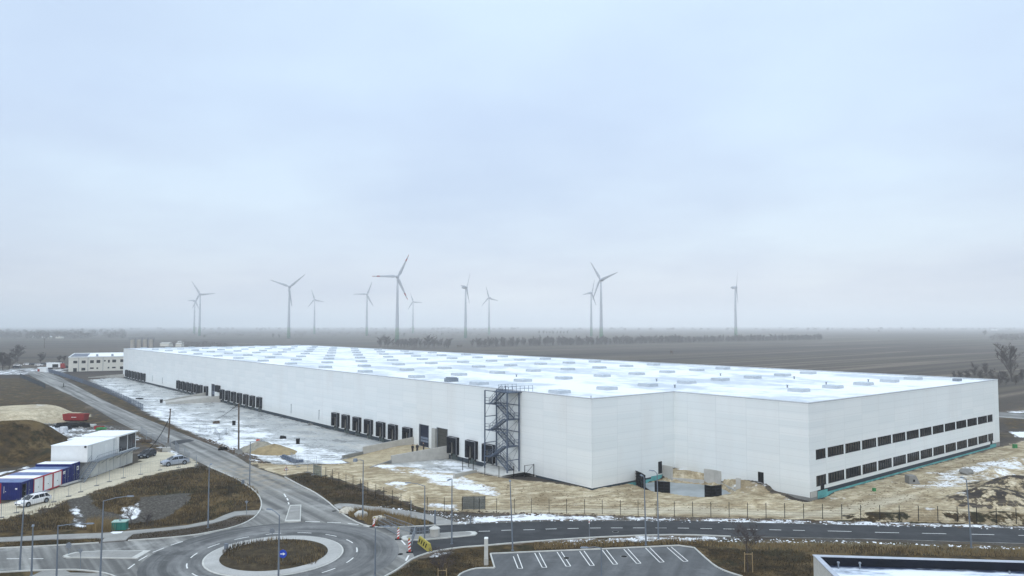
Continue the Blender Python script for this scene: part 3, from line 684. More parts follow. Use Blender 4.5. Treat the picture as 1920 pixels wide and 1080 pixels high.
# large gates
def gate(y0, y1, z1, mat, win, op=False):
    mb = MB(); mb.box(.25, .32, y0, y1, FL-.1, z1)
    o = mb.obj('roller_gate', mat, hall)
    f = MB(); f.box(-.05, .25, y1, y1+.12, FL-.1, z1+.1); f.box(-.05, .25, y0-.12, y0, FL-.1, z1+.1); f.box(-.05, .25, y0, y1, z1, z1+.1); f.obj('gate_frame', M['galv'], o)
    if win:
        w = MB()
        for r_ in range(2):
            for c_ in range(5):
                yy = y0+.25+c_*(y1-y0-.4)/5; w.box(.22, .249, yy, yy+(y1-y0-.4)/5-.1, 1.25+r_*.62, 1.72+r_*.62)
        w.obj('vision_panel', simple('visionpanel', (.16,.2,.27), .2), o)
    else:
        w = MB()
        for k in range(1, 6): w.box(.235, .249, y0, y1, FL+k*.75, FL+k*.75+.03)
        w.obj('panel_joint', M['black'], o)
gate(49.2, 52.9, 4.95, M['door_blue'], True)
gate(42.0, 45.9, 4.95, simple('gate_olive', (.055,.056,.05), .55), False)
gate(193.3, 196.7, 4.95, M['door_blue'], True)
mb = MB(); mb.box(-.55, -.0, 45.9, 47.2, FL, 4.75); mb.obj('gate_canopy_wall', simple('gatebox', (.36,.37,.36), .6), hall)
mb = MB(); mb.box(-.7, -.0, 186.6, 190.9, 2.6, 4.9); mb.obj('dock_canopy', M['shelter'], hall)
for y in (104.0, 123.0, 57.3, 265.0, 282.0):
    mb = MB(); mb.bar((-.09, y, FL+.6), (-.09, y, FL+3.1), .09); mb.box(-.14, -.0, y-.2, y+.2, FL+3.1, FL+3.2); mb.obj('downpipe', M['galv'], hall)
# windows on the office front: frame with mullions, panes as sub-part
def window(a, c, z0, z1, door=None):
    f = MB(); y = -26.0; w = .07; n = max(2, round((c-a)/.85))
    f.box(a, c, y+.02, y+.14, z0, z0+w); f.box(a, c, y+.02, y+.14, z1-w, z1)
    for k in range(n+1):
        x = a+(c-a-w)*k/n; f.box(x, x+w, y+.02, y+.14, z0+w, z1-w)
    o = f.obj('window', M['dark_frame'], hall)
    g_ = MB(); g_.box(a+w/2, c-w/2, y+.10, y+.12, z0+w/2, z1-w/2); g_.obj('pane', M['glass'], o)
    r_ = MB(); r_.box(a-.05, c+.05, y-.04, y+.019, z0-.05, z0-.001); r_.obj('sill', M['dark_frame'], o)
for a, c in win_x: window(a, c, *WU); window(a, c, *WLo)
for a in (24.15, 94.95):
    d = MB(); d.box(a, a+1.15, -25.92, -25.85, .75, 1.56); d.obj('door', M['door_dark'], hall)
d = MB(); d.box(16.45, 17.5, .1, .16, .25, 2.4); d.obj('door', M['door_dark'], hall)
d = MB(); d.box(21.12, 21.18, -18.05, -17.0, .6, 2.7); d.obj('door', M['black'], hall)
# rooflights
def rooflight():
    k = MB(); k.box(-1.45, 1.45, -1.45, 1.45, 0, .50); o = k.obj('rooflight', simple('curb', (.46,.50,.54), .6), hall)
    d = MB(); d.box(-1.38, 1.38, -1.38, 1.38, .50, .60); d.obj('dome', M['rooflight'], o)
    return o
spots = [(28.9+12.1*i, -12.9) for i in range(1, 6)]
for k in range(14):
    for i in range(8): spots.append((4.6+12.05*i + k*.32, 12.5+25.15*k))
spots = [p for p in spots if p[0] < 99 and p[1] < 341]
rl0 = rooflight(); rl0.location = (*spots[0], RF)
for p in spots[1:96]:
    q = copy_tree(rl0, hall); q.location = (p[0]+rnd.uniform(-.3,.3), p[1]+rnd.uniform(-.3,.3), RF)
mb = MB()
for p in spots[96:]: mb.box(p[0]-1.35, p[0]+1.35, p[1]-1.35, p[1]+1.35, RF, RF+.55)
if mb.v: tag(mb.obj('far_rooflights', M['rooflight'], hall), kind='stuff')
mb = MB(); mb.box(3.4,6.2,47.0,48.4,RF,RF+.75); mb.box(3.9,5.7,46.8,48.6,RF+.75,RF+.95); mb.obj('roof_unit', M['galv'], hall)
mb = MB(); mb.box(91,93,-21.5,-20.3,RF,RF+.55); mb.obj('roof_unit', M['galv'], hall)
for p in ((30,7),(47,-7),(60,-8),(74,-10),(40,20),(70,5),(25,50),(66,22)):
    mb = MB(); mb.tube([(p[0],p[1],RF),(p[0],p[1],RF+.5)], .14, 8); mb.cbox((p[0],p[1],RF+.55),(.4,.4,.08)); mb.obj('roof_vent', M['galv'], hall)
mb = MB(); mb.tube([(0.2,0.35,HT),(0.2,0.35,HT+.45)], .07, 6); mb.obj('roof_vent', M['galv'], hall)

# fire escape
st = thing('fire_escape_stair', 'blue grey steel fire escape stair zigzagging up the white hall wall', 'staircase', W(0,0), TH)
ys0, ys1, xo, xi = 18.3, 25.0, -3.1, -.35
for x in (xo, xi):
    for y in (ys0, ys1):
        b_ = MB(); b_.bar((x,y,-.4), (x,y,14.35), .2); b_.obj('column', M['steel'], st)
levels = [2.2, 4.65, 7.1, 9.5, 11.95, 14.4]
br = MB()
for z in levels[:-1]:
    pass
for z in (7.1, 11.95, 14.35): br.bar((xo,ys0,z),(xo,ys1,z),.1,.14); br.bar((xi,ys0,z),(xi,ys1,z),.1,.14)
for z in (4.65, 9.5, 2.2): br.bar((xo,ys0,z),(xi,ys0,z),.1,.14); br.bar((xo,ys1,z),(xi,ys1,z),.1,.14)
for z0, z1 in ((.2,4.6),(4.7,9.4),(9.6,14.2)):
    br.bar((xi,ys0,z0),(xi,ys1,z1),.035); br.bar((xi,ys1,z0),(xi,ys0,z1),.035); br.bar((xo,ys0,z0),(xi,ys0,z1),.035); br.bar((xo,ys1,z0),(xi,ys1,z1),.035)
br.obj('bracing', M['steel'], st)
prev = -.1
for k, z in enumerate(levels):
    left = (k % 2 == 0)
    a = MB()                                        # landing grating
    if k < 5:
        y0, y1 = (ys1-1.3, ys1+.05) if left else (ys0-.05, ys0+1.3)
        a.box(xo, xi, y0, y1, z-.14, z)
    else: a.box(xo, .6, ys0-.4, ys0+4.4, z-.16, z)
    a.obj('landing', M['steel'], st)
    y_hi, y_lo = (ys1-1.3, ys0+1.3) if left else (ys0+1.3, ys1-1.3)   # flight rises from y_lo to y_hi
    xa, xb = ((-1.65, -.45) if left else (-3.0, -1.8))
    if k == 5: y_hi = ys0+4.3 if False else ys0+2.0
    f = MB(); n = 12
    for x in (xa, xb): f.bar((x, y_lo, prev-.05), (x, y_hi, z-.05), .05, .26)
    for i in range(n):
        t = (i+.5)/n; y = y_lo+(y_hi-y_lo)*t; f.box(xa, xb, y-.15, y+.15, prev+(z-prev)*t, prev+(z-prev)*t+.05)
    f.obj('stair_flight', M['steel'], st)
    r_ = MB()
    for x in (xa, xb):
        for hgt in (.55, 1.05): r_.bar((x, y_lo, prev+hgt), (x, y_hi, z+hgt), .045)
        for i in range(5):
            t = i/4; y = y_lo+(y_hi-y_lo)*t; zz = prev+(z-prev)*t; r_.bar((x,y,zz),(x,y,zz+1.05),.04)
    if k < 5:
        ye = ys1 if left else ys0
        for hgt in (.55, 1.05):
            r_.bar((xo,ye,z+hgt),(xi,ye,z+hgt),.045); r_.bar((xo, y0, z+hgt),(xo, y1, z+hgt),.045); r_.bar((xi, y0, z+hgt),(xi, y1, z+hgt),.045)
        for x in (xo, (xo+xi)/2, xi): r_.bar((x,ye,z),(x,ye,z+1.05),.045)
        for x in (xo, xi): r_.bar((x,y0 if left else y1,z),(x,y0 if left else y1,z+1.05),.045)
    else:
        for hgt in (.55, 1.05):
            r_.bar((xo,ys0-.4,z+hgt),(.6,ys0-.4,z+hgt),.05); r_.bar((xo,ys0-.4,z+hgt),(xo,ys0+2.2,z+hgt),.05); r_.bar((-1.7,ys0+4.4,z+hgt),(.6,ys0+4.4,z+hgt),.05)
            r_.bar((.6,ys0+4.4,z+hgt),(2.6,ys0+4.4,z-.1+hgt-.0),.05); r_.bar((.6,ys0-.4,z+hgt),(2.6,ys0-.4,z-.1+hgt),.05)
        for x in (xo,-2.2,-1.3,-.4,.6,1.6,2.6): r_.bar((x,ys0-.4,z-.1),(x,ys0-.4,z+1.05),.05)
        for x in (-1.7,-.9,-.1,.6,1.6,2.6): r_.bar((x,ys0+4.4,z-.1),(x,ys0+4.4,z+1.05),.05)
        for y in (ys0+.5,ys0+1.4,ys0+2.2): r_.bar((xo,y,z),(xo,y,z+1.05),.05)
    r_.obj('railing', M['steel'], st); prev = z
aw = [G(x, y) for x, y in ((893,883),(941,892.5),(988,884.5))]; mb = MB(); mb.prism([(p.x,p.y) for p in aw]+[(W(-.03,14.0).x,W(-.03,14.0).y),(W(-.03,28.3).x,W(-.03,28.3).y)], -.7, .02); tag(mb.obj('stair_apron', M['concrete_lt']), kind='structure')
pf = thing('post_fence', 'low black steel posts and gate around the concrete pad under the stair', 'fence', ORG, TH)
for x, y in ((-7.2,26.3),(-7.2,23.0),(-7.2,19.5),(-6.6,16.2),(-4.6,14.6),(-2.6,14.0),(-.5,14.0),(-4.5,28.2)):
    mb = MB(); mb.bar((x,y,-.2),(x,y,2.0),.09); mb.obj('post', M['black'], pf)
mb = MB(); mb.bar((-2.6,14.0,1.9),(-.5,14.0,1.9),.06); mb.bar((-2.6,14.0,.3),(-.5,14.0,1.9),.05); mb.bar((-6.6,16.2,1.9),(-7.2,19.5,1.9),.03); mb.obj('gate_leaf', M['black'], pf)

# ramps and their concrete side walls
def wedge(name, p0, p1, w, z0, z1, zb0, zb1, mat, label=None, cat=None, group=None, kind=None):
    """wall from p0 to p1 (plan), thickness w, bottom z0->z1 at both ends, top zb0->zb1"""
    p0, p1 = Vector((p0[0],p0[1],0)), Vector((p1[0],p1[1],0)); d = (p1-p0).normalized(); nn_ = Vector((-d.y,d.x,0))*w/2
    c = p0; mb = MB(); v_ = []
    for p, za, zb in ((p0, z0, zb0), (p1, z1, zb1)):
        for s_ in (-1, 1):
            q = p+nn_*s_-c; v_ += [(q.x,q.y,za),(q.x,q.y,zb)]
    mb.add(v_, [(0,1,3,2),(4,6,7,5),(0,4,5,1),(2,3,7,6),(1,5,7,3),(0,2,6,4)])
    return tag(mb.obj(name, mat, None, c), label, cat, group, kind)
wl = lambda x, y: W(x, y)
ra, rb = GT(678, 853), GT(779, 838)
wedge('ramp_wall', W(-.05,55.3), GT(680,852), .3, -1.2, -1.2, 1.9, .75, M['concrete'], 'long grey concrete wall on the far side of the sandy dock ramp', 'retaining wall')
wedge('ramp_wall', W(-.05,41.55), GT(733,868), .35, -1.2, -1.2, 1.75, .75, M['concrete'], 'grey concrete wall on the near side of the sandy dock ramp below the three people', 'retaining wall')
wedge('ramp_edge', GT(680,852), GT(642,862), .35, -1.0, -.6, -.2, .05, M['concrete_dk'], 'low dark concrete edge running on from the far ramp wall', 'kerb')
wedge('ramp_edge', GT(733,868), GT(694,877), .35, -1.0, -.6, -.1, .1, M['concrete_dk'], 'low dark concrete edge running on from the near ramp wall', 'kerb')
wedge('retaining_wall', G(893,884.5), G(851,897), .35, -1.2, -1.0, .38, .75, M['concrete'], 'low concrete wall beside the last dock next to the stair', 'retaining wall')
p0, p1, p2, p3 = W(0,55.1), W(0,41.8), GT(733,868), GT(680,852)
mb = MB(); n = 10; sg = []
for i in range(n+1):
    t = i/n; a = p0.lerp(p3, t); c = p1.lerp(p2, t); z = FL-.05+(min(p3.z,p2.z)+.1-FL)*max(0,(t-.32)/.68)
    sg += [(a.x,a.y,z),(c.x,c.y,z)]
a = GT(640,862); c = GT(690,880); sg += [(a.x,a.y,a.z+.03),(c.x,c.y,c.z+.03)]
mb.add(sg, [(2*i,2*i+1,2*i+3,2*i+2) for i in range(n+1)])
m, nt, b = newmat('ramp_sand'); g = N(nt, 'ShaderNodeNewGeometry').outputs['Position']
q = ramp(nt, noise(nt, g, .5, 8, .7), [(.3,(.26,.20,.12)),(.5,(.38,.31,.19)),(.7,(.47,.40,.27))]); q = mix(nt, .4, q, ramp(nt, noise(nt, g, 3, 5, .7), [(.3,(.2,.2,.2)),(.7,(.75,.75,.75))]), 'OVERLAY')
nt.links.new(q, b.inputs['Base Color']); b.inputs['Roughness'].default_value = .95; M['ramp_sand'] = m
tag(mb.obj('ramp', m), kind='structure')
# second, far ramp
wedge('ramp_wall', W(-.05,203.0), G(306,752,-.85), .3, -1.3, -1.3, 1.5, -.5, M['concrete'], 'far grey ramp wall behind the middle dock group', 'retaining wall')
wedge('ramp_wall', W(-.05,186.2), G(311,758,-.85), .3, -1.3, -1.3, 1.5, -.35, M['concrete'], 'grey ramp wall just left of the seven middle docks', 'retaining wall')
p0, p1, p2, p3 = W(0,202.8), W(0,186.4), G(312,757.3,-.85), G(307,752.5,-.85)
mb = MB(); sg = []
for i in range(n+1):
    t = i/n; a = p0.lerp(p3, t); c = p1.lerp(p2, t); z = FL-.05+(-.82-FL)*max(0,(t-.3)/.7); sg += [(a.x,a.y,z),(c.x,c.y,z)]
mb.add(sg, [(2*i,2*i+1,2*i+3,2*i+2) for i in range(n)]); tag(mb.obj('ramp', M['concrete']), kind='structure')
wedge('ramp_wall', W(-.05,340.5), G(165,711,-.8), .4, -1.3, -1.3, 1.3, .2, M['concrete'], 'grey concrete wall closing the snowy yard at the far end of the hall', 'retaining wall')

# formwork and walls around the truck pit
z8 = lambda L: crop(1160, 840, 8, L)
def formwork(L, h, label, mat='black', ribs=True):
    P = [G(x, y, -.9) for x, y in z8(L)]; o = P[0]
    t = thing('formwork_panel', label, 'formwork', o, 0, 'concrete formwork around the truck pit')
    for a, c in zip(P, P[1:]):
        a, c = a-o, c-o; d = (c-a).normalized(); L_ = (c-a).length; nn_ = Vector((-d.y, d.x, 0)); k = max(1, round(L_/.9))
        s = MB()
        if ribs:
            for i in range(k+1):
                q = a+d*(L_*i/k); s.bar(q, q+Vector((0,0,h)), .14)
            for i in range(6):
                z = .06+(h-.12)*i/5; s.bar(a+Vector((0,0,z)), c+Vector((0,0,z)), .10)
            s.obj('steel_frame', M['dark_frame'], t)
            s = MB(); s.bar(a+nn_*.12+Vector((0,0,h/2)), c+nn_*.12+Vector((0,0,h/2)), .04, h-.1); s.obj('form_skin', M['rubber'], t)
        else:
            for i in range(k):
                q0, q1 = a+d*(L_*i/k+.012), a+d*(L_*(i+1)/k-.012)
                s.bar(q0+Vector((0,0,h/2)), q1+Vector((0,0,h/2)), .3, h)
            s.obj('panel', M['concrete'], t)
formwork([(203,535),(325,588)], 2.5, 'black steel formwork frame, leftmost beside the turquoise wall')
formwork([(335,592),(392,632)], 2.5, 'narrow grey formwork frame between the leftmost frame and the pit slab')
formwork([(548,725),(606,735),(765,745)], 2.5, 'black angled formwork frame standing on the near left of the pit slab')
formwork([(1297,795),(1390,812),(1540,795)], 2.5, 'black angled formwork frame on the near right of the pit slab')
formwork([(668,478),(775,500),(805,508)], 2.6, 'tall pale concrete corner panel beside the side door of the hall', ribs=False)
formwork([(1283,540),(1440,556),(1540,580)], 2.6, 'tall pale concrete corner panel at the back right of the pit', ribs=False)
formwork([(1762,690),(1832,700)], 2.6, 'lone pale concrete panel standing at the right end of the pit', ribs=False)
def lowwall(a, c, h, label): wedge('pit_wall', G(*z8([a])[0], -.9), G(*z8([c])[0], -.9), .25, -1.3, -1.3, h, h, M['concrete'], label, 'low wall')
lowwall((806,508), (1282,545), -.15, 'low concrete wall at the back of the pit between two corner panels')
lowwall((1545,580), (1760,692), -.2, 'low concrete wall on the right side of the pit below the earth bank')
mb = MB(); a, c = G(*z8([(375,605)])[0], -.9), G(*z8([(545,722)])[0], -.9); mb.bar(a+Vector((0,0,.2)), c+Vector((0,0,.2)), .12, .35); tag(mb.obj('formwork_beam', M['black']), 'long black shuttering beam along the left edge of the pit slab', 'beam')
mb = MB(); a, c = G(*z8([(1545,795)])[0], -.9), G(*z8([(1690,745)])[0], -.9); mb.bar(a+Vector((0,0,.25)), c+Vector((0,0,.25)), .12, .35); tag(mb.obj('formwork_beam', M['black']), 'short black shuttering beam along the right edge of the pit slab', 'beam')

# ------------------------------------------------------------------ fences
def netmat(key, c, al):
    m_ = simple(key, c, .9, var=.4, scale=4); m_.node_tree.nodes['Principled BSDF'].inputs['Alpha'].default_value = al; return m_
def fence(name, label, P, h, nseg_posts, mat_post='black', r=.07, wires=6, panel='black', post_over=.15, wr=.015, cat='fence'):
    """P: ground points of the posts"""
    o = P[0]; t = thing(name, label, cat, o)
    mb = MB()
    for a, c in zip(P, P[1:]):
        a, c = a-o, c-o
        for i in range(wires):
            z = .12+(h-.2)*i/max(1, wires-1); mb.bar(a+Vector((0,0,z)), c+Vector((0,0,z)), wr)
        if panel == 'mesh':
            k = int((c-a).length/.35)
            for i in range(1, k): q = a.lerp(c, i/k); mb.bar(q+Vector((0,0,.1)), q+Vector((0,0,h-.08)), wr*.8)
    mb.obj('wire_panel', M[mat_post], t)
    p0 = None
    for q in P:
        q = q-o
        if p0 is None:
            mb = MB(); mb.bar((0,0,-.4), (0,0,h+post_over), r); p0 = mb.obj('post', M[mat_post], t); p0.location = q
        else:
            c = p0.copy(); col.objects.link(c); c.parent = t; c.location = q
    return t
f1 = c4([(843,355),(893,372),(941,392),(994,412),(1047,430),(1102,450),(1158,475),(1218,493),(1278,515),(1342,540),(1407,568),(1475,595)])
f2 = [(801,959),(833,959.6)]
f3 = c6([(265,600),(395,605),(525,608),(658,610),(785,608),(918,611),(1050,612),(1185,614),(1317,618),(1453,622),(1586,625),(1722,630),(1858,634)])
f4 = c7([(418,632),(555,634),(692,637),(829,639),(967,642),(1106,645),(1246,647),(1388,650),(1530,653),(1674,656),(1816,660)])
f5 = c8([(840,663),(986,665),(1130,668),(1275,671),(1421,674),(1567,679),(1714,684),(1863,690),(2015,696)])
def gz(px, py): return GT(px, py)
P = [gz(*p) for p in f1+f2+f3+f4+f5]
fence('mesh_fence', 'long dark mesh fence on slim posts between the east road and the sandy site', P, 1.9, 0)
P = [gz(*p) for p in crop(0,600,4,[(150,430),(185,444),(220,460),(255,476),(290,490),(338,512)])]
tk = fence('screened_fence', 'dark screened fence on the left verge where the road leaves the gate', P, 1.9, 0, wires=4)
mb = MB()
for a, c in zip(P, P[1:]): mb.bar(a-P[0]+Vector((0,0,1.0)), c-P[0]+Vector((0,0,1.0)), .05, 1.8)
mb.obj('screen', simple('screen', (.035,.045,.055), .8, var=.2), tk)
yl = [(91,698),(112,704),(135,712),(155,719),(175,726.5),(194,734),(213,742.5),(232,751),(250,760),(268,769.5)]
P = []
for (x0, y0), (x1, y1) in zip(yl, yl[1:]):
    for k in range(4): P.append(gz(x0+(x1-x0)*k/4, y0+(y1-y0)*k/4))
P.append(gz(*yl[-1]))
yf = fence('yard_fence', 'grey blue slatted fence along the verge left of the snowy loading yard', P, 2.0, 0, 'steel', .11, 5, 'mesh', .1, .035)
mb = MB()
for a, c in zip(P[:12], P[1:13]): mb.bar(a-P[0]+Vector((0,0,1.0)), c-P[0]+Vector((0,0,1.0)), .05, 1.9)
mb.obj('screen', M['steel'], yf)
def site_fence(name, label, L, h=2.0):
    t = fence(name, label, [gz(*p) for p in L], h, 0, 'galv', .05, 2, 'mesh', 0, .016)
    o = t.location
    for p in L:
        q = gz(*p)-Vector(o); mb = MB(); mb.cbox((q.x,q.y,.07+q.z), (.7,.24,.14), .6); mb.obj('foot', M['concrete_dk'], t)
    return t
site_fence('site_fence', 'row of light wire site fence panels along the track above the grassy basin', c2([(-110,690),(8,645),(123,608),(403,527),(515,485),(605,452),(725,405),(820,375),(925,347),(1055,320),(1200,288),(1340,268),(1470,270)]))
site_fence('site_fence', 'wire site fence between the cabins and the north west road', crop(240,760,8.73,[(210,470),(305,560),(400,605),(480,645),(550,610),(700,715),(770,720),(830,810),(920,830),(1000,935),(1120,985)]))
site_fence('site_fence', 'leaning wire fence stakes in the rubble beside the snowy yard', crop(240,760,8.73,[(1165,425),(1280,430),(1345,440),(1418,455),(1500,560),(1610,460)]), 1.5)
site_fence('site_fence', 'short wire fence panels at the end of the yard by the warning sign', crop(380,720,6.354,[(1050,930),(1105,970),(1138,990),(1355,985)]))
site_fence('wire_gate', 'wire site gate at the corner of the black mesh fence', [c4([q])[0] for q in [(707,305),(750,325)]], 2.2)
t = fence('screen_panel', 'green grey netted fence panel next to the wire gate', [gz(*c4([q])[0]) for q in [(752,322),(810,338)]], 2.0, 0, 'galv', .05, 3)
a, c = gz(*c4([(752,322)])[0]), gz(*c4([(810,338)])[0]); mb = MB(); mb.bar(Vector((0,0,1.0)), c-a+Vector((0,0,1.0)), .03, 1.7); mb.obj('net', netmat('net', (.17,.19,.16), .6), t)
a, c = gz(*c6([(268,592)])[0]), gz(*c6([(438,590)])[0])
t = thing('screen_panel', 'grey netted banner panel behind the mesh fence near the sandy slope', 'fence panel', a)
mb = MB(); mb.bar(Vector((0,.4,1.05)), c-a+Vector((0,.4,1.05)), .03, 1.8); mb.obj('net', netmat('net2', (.10,.12,.13), .6), t)
mb = MB()
for q in (Vector((0,.4,0)), (c-a)*.5+Vector((0,.4,0)), c-a+Vector((0,.4,0))): mb.bar(q, q+Vector((0,0,2.0)), .06)
mb.obj('frame', M['black'], t)

# ------------------------------------------------------------------ street lamps
def street_lamp(px, py, top, label, arm=None, h=None, r=.085, head=(.75,.26,.1), lean=(0,0)):
    b0 = gz(px, py) if py < 1079 else G(px, py)
    t = thing('street_lamp', label, 'street lamp', b0, 0, 'street lamps along the roads')
    mb = MB(); tp = Vector((lean[0], lean[1], h)); mb.tube([(0,0,-.3),(0,0,.9),tp], [r*1.25, r*1.15, r*.62], 10); mb.obj('pole', M['lamp_grey'], t)
    mb = MB(); mb.tube([(0,0,-.02),(0,0,.05)], .18, 10); mb.box(-.05,.05,-r*1.3-.01,-r*1.2,.55,.85); mb.obj('base_plate', M['lamp_grey'], t)
    e = tp.copy()
    if arm:
        e = tp+Vector(arm); mb = MB(); mb.tube([tp-Vector((0,0,.05)), tp+Vector(arm)*.5+Vector((0,0,.06)), e], [.045,.04,.035], 6); mb.obj('arm', M['lamp_grey'], t)
        d = Vector(arm); rz = math.atan2(d.y, d.x)
    else: rz = R(-60)
    mb = MB(); dd = Vector((math.cos(rz), math.sin(rz), 0)); c = e+dd*head[0]*.4
    mb.cbox((c.x,c.y,c.z+.02), head, rz, .8, .7); hd = mb.obj('lamp_head', M['lamp_grey'], t)
    mb = MB(); mb.cbox((c.x,c.y,c.z-head[2]/2+.01), (head[0]*.7,head[1]*.7,.03), rz); mb.obj('lens', M['container_white'], hd)
    return t
street_lamp(37,1070,0,'tall grey street lamp at the lower left whose arm crosses the white car', (1.6,.6,.35), 8.0, lean=(.25,0))
street_lamp(59,1079.5,0,'short street lamp with a flat head, second pole from the left edge', None, 5.3)
street_lamp(105,1112,0,'street lamp rising from below the picture with an arm over the west road', (2.7,.3,.1), 6.6)
street_lamp(188,1083,0,'tall street lamp with a long arm rising in front of the green cabinet', (2.4,.2,.4), 8.0, lean=(.12,0))
street_lamp(390,990,0,'thin street lamp on the grass strip at the right end of the basin', (-.3,1.2,.1), 7.9)
street_lamp(468,912,0,'street lamp on the bend of the north west road beside the grassy basin', (1.6,.3,.05), 7.3)
street_lamp(522,1086,0,'street lamp standing before the roundabout with its arm bent to the left', (-1.0,.5,.45), 6.6)
street_lamp(680,972,0,'street lamp among the boulders with a square black head on its left', (-.9,.1,0), 7.9, head=(.55,.5,.4))
street_lamp(796,1012,0,'street lamp at the traffic island with a long arm to the left', (-1.8,0,.35), 6.6)
street_lamp(847,1020,0,'slim street lamp right of the concrete well on the east road', (-.2,-.5,.05), 7.8)
street_lamp(703,1092,0,'low street lamp at the right edge of the roundabout with an arm to the right', (.85,.1,.05), 5.6)
street_lamp(961,1032,0,'slightly leaning street lamp behind the parking bays at their left end', (0,-.4,.05), 8.2, lean=(-.3,0))
street_lamp(1211,1022,0,'street lamp on the snowy verge just left of its twin near the truck pit', (-.1,.5,.05), 8.1, lean=(-.15,0))
street_lamp(1234.5,1010,0,'street lamp on the snowy verge with its head tilted over the truck pit', (-.35,.2,.3), 8.0, lean=(-.08,0))
street_lamp(1821,1027,0,'street lamp on the grassy verge at the far right of the east road', (0,.5,.05), 8.05, lean=(-.32,0))
street_lamp(1128,1138,0,'street lamp in the parking lot with a level arm to the left', (-1.3,0,0), 5.5)

# ------------------------------------------------------------------ road signs, delineators, barrier
def disc(mb, c, r, y0, y1, n=20, sides=None, rot=0):
    n = sides or n; v_ = []
    for y in (y0, y1):
        for i in range(n):
            t_ = 2*math.pi*i/n+rot; v_.append((c[0]+r*math.cos(t_), y, c[1]+r*math.sin(t_)))
    fs = [tuple(range(n)), tuple(range(n, 2*n))[::-1]] + [(i, i+n, (i+1)%n+n, (i+1)%n) for i in range(n)]
    mb.add(v_, fs)
def sign(px, py, label, kind, h=2.6, rz=0.0, r=.32):
    t = thing('road_sign', label, 'road sign', gz(px, py) if py < 1079 else G(px, py), rz)
    mb = MB(); mb.tube([(0,.05,-.2),(0,.05,h)], .035, 8); mb.obj('pole', M['galv'], t)
    mb = MB(); zc = h-r
    if kind == 'arrow':
        disc(mb, (0,zc), r, -.03, -.0); o = mb.obj('sign_plate', M['sign_blue'], t)
        mb = MB(); s = r
        mb.add([(-.62*s,-.036,zc-.11*s),(.1*s,-.036,zc-.11*s),(.1*s,-.036,zc+.11*s),(-.62*s,-.036,zc+.11*s)], [(0,1,2,3)])
        mb.add([(.05*s,-.036,zc-.36*s),(.66*s,-.036,zc),(.05*s,-.036,zc+.36*s)], [(0,1,2)]); mb.obj('arrow', M['white_paint'], o)
    elif kind == 'warn':
        disc(mb, (0,zc), r, -.03, 0, sides=3, rot=math.pi/2); o = mb.obj('sign_plate', M['red'], t)
        mb = MB(); disc(mb, (0,zc), r*.68, -.036, -.031, sides=3, rot=math.pi/2); w = mb.obj('sign_face', M['white_paint'], o)
        mb = MB(); mb.box(-.05,.05,-.040,-.037,zc-.14,zc+.2); mb.box(-.16,.16,-.040,-.037,zc-.22,zc-.15); mb.obj('symbol', M['black'], o)
    elif kind == 'back': disc(mb, (0,zc), r, -.03, 0); mb.box(-.2,.2,-.05,-.03,zc-.05,zc+.05); mb.obj('sign_plate', M['galv'], t)
    elif kind == 'yield': disc(mb, (0,zc), r, -.03, 0, sides=3, rot=-math.pi/2); mb.obj('sign_plate', M['galv'], t)
    elif kind == 'red': mb.box(-r,r,-.03,0,zc-r,zc+r); o = mb.obj('sign_plate', M['redorange'], t); mb = MB(); mb.box(-r*.6,r*.6,-.036,-.031,zc-r*.55,zc+r*.2); mb.obj('sign_face', M['white_paint'], o)
    elif kind == 'box': mb.box(-.2,.2,-.15,.15,zc-.35,zc+.3); mb.obj('sign_plate', M['lamp_grey'], t)
    return t
sign(530,1060,'round blue sign with a white arrow pointing right beside the roundabout lawn','arrow', 1.7, 0, .45)
sign(510,1013,'round grey back of a road sign on the far edge of the roundabout apron','back', 1.45, 0, .33)
sign(424,1033.5,'small grey marker post on the left edge of the roundabout apron','box', .9)
sign(462,966,'grey triangular sign back on the pavement by the north west road','yield', 2.1, 0, .3)
sign(128.5,1042,'tilted round grey sign back on the splitter island of the west road','back', 1.5, 0, .33)
sign(150,1069,'grey triangular sign back on the grassy corner at the lower left','yield', 2.4, 0, .35)
sign(536.5,893.5,'red bordered warning triangle at the sandy site entrance','warn', 1.75, R(12), .45)
sign(483.5,832,'small red and white square sign behind the sand heap in the yard','red', 1.0, 0, .42)
mk_sign = sign(455.5,907.5,'thin dark marker stake on the bend verge','box', .6, 0, .2)
S('delineator_red', (.42,.035,.025), .5)
def delineator(px, py, h, label, rz, lean):
    t = thing('delineator', label, 'delineator', gz(px, py), rz, 'delineators closing the east road')
    mb = MB(); mb.cbox((0,0,.06),(.75,.35,.12)); mb.obj('foot', M['black'], t)
    mb = MB(); mb.add([(-.14,-.03,.12),(.14,-.03,.12),(.14+lean,-.03,h),(-.14+lean,-.03,h),(-.14,.03,.12),(.14,.03,.12),(.14+lean,.03,h),(-.14+lean,.03,h)],[(0,1,2,3),(7,6,5,4),(0,4,5,1),(1,5,6,2),(2,6,7,3),(3,7,4,0)]); o = mb.obj('panel', M['delineator_red'], t)
    mb = MB()
    for k in range(3):
        z = .3+k*(h-.35)/3; dz = .2; l0 = lean*(z-.12)/(h-.12)
        mb.add([(-.14+l0,-.034,z),(.14+l0,-.034,z+dz),(.14+l0+.02,-.034,z+dz+.2),(-.14+l0+.02,-.034,z+.2)],[(0,1,2,3)])
    mb.obj('stripe', M['white_paint'], o)
    mb = MB(); mb.tube([(lean,0,h),(lean,0,h+.16)],.09,8); mb.obj('lamp', M['yellow'], t)
delineator(700,988.5,1.15,'leaning orange white delineator at the pavement kerb, leftmost of three',.3,.18)
delineator(746.5,1012,1.35,'upright red white delineator between the roundabout and the traffic island',.0,.03)
delineator(768,1036.5,1.55,'red white delineator nearest the yellow barrier',.1,-.06)
a, c = gz(787,1019), gz(806,1034)
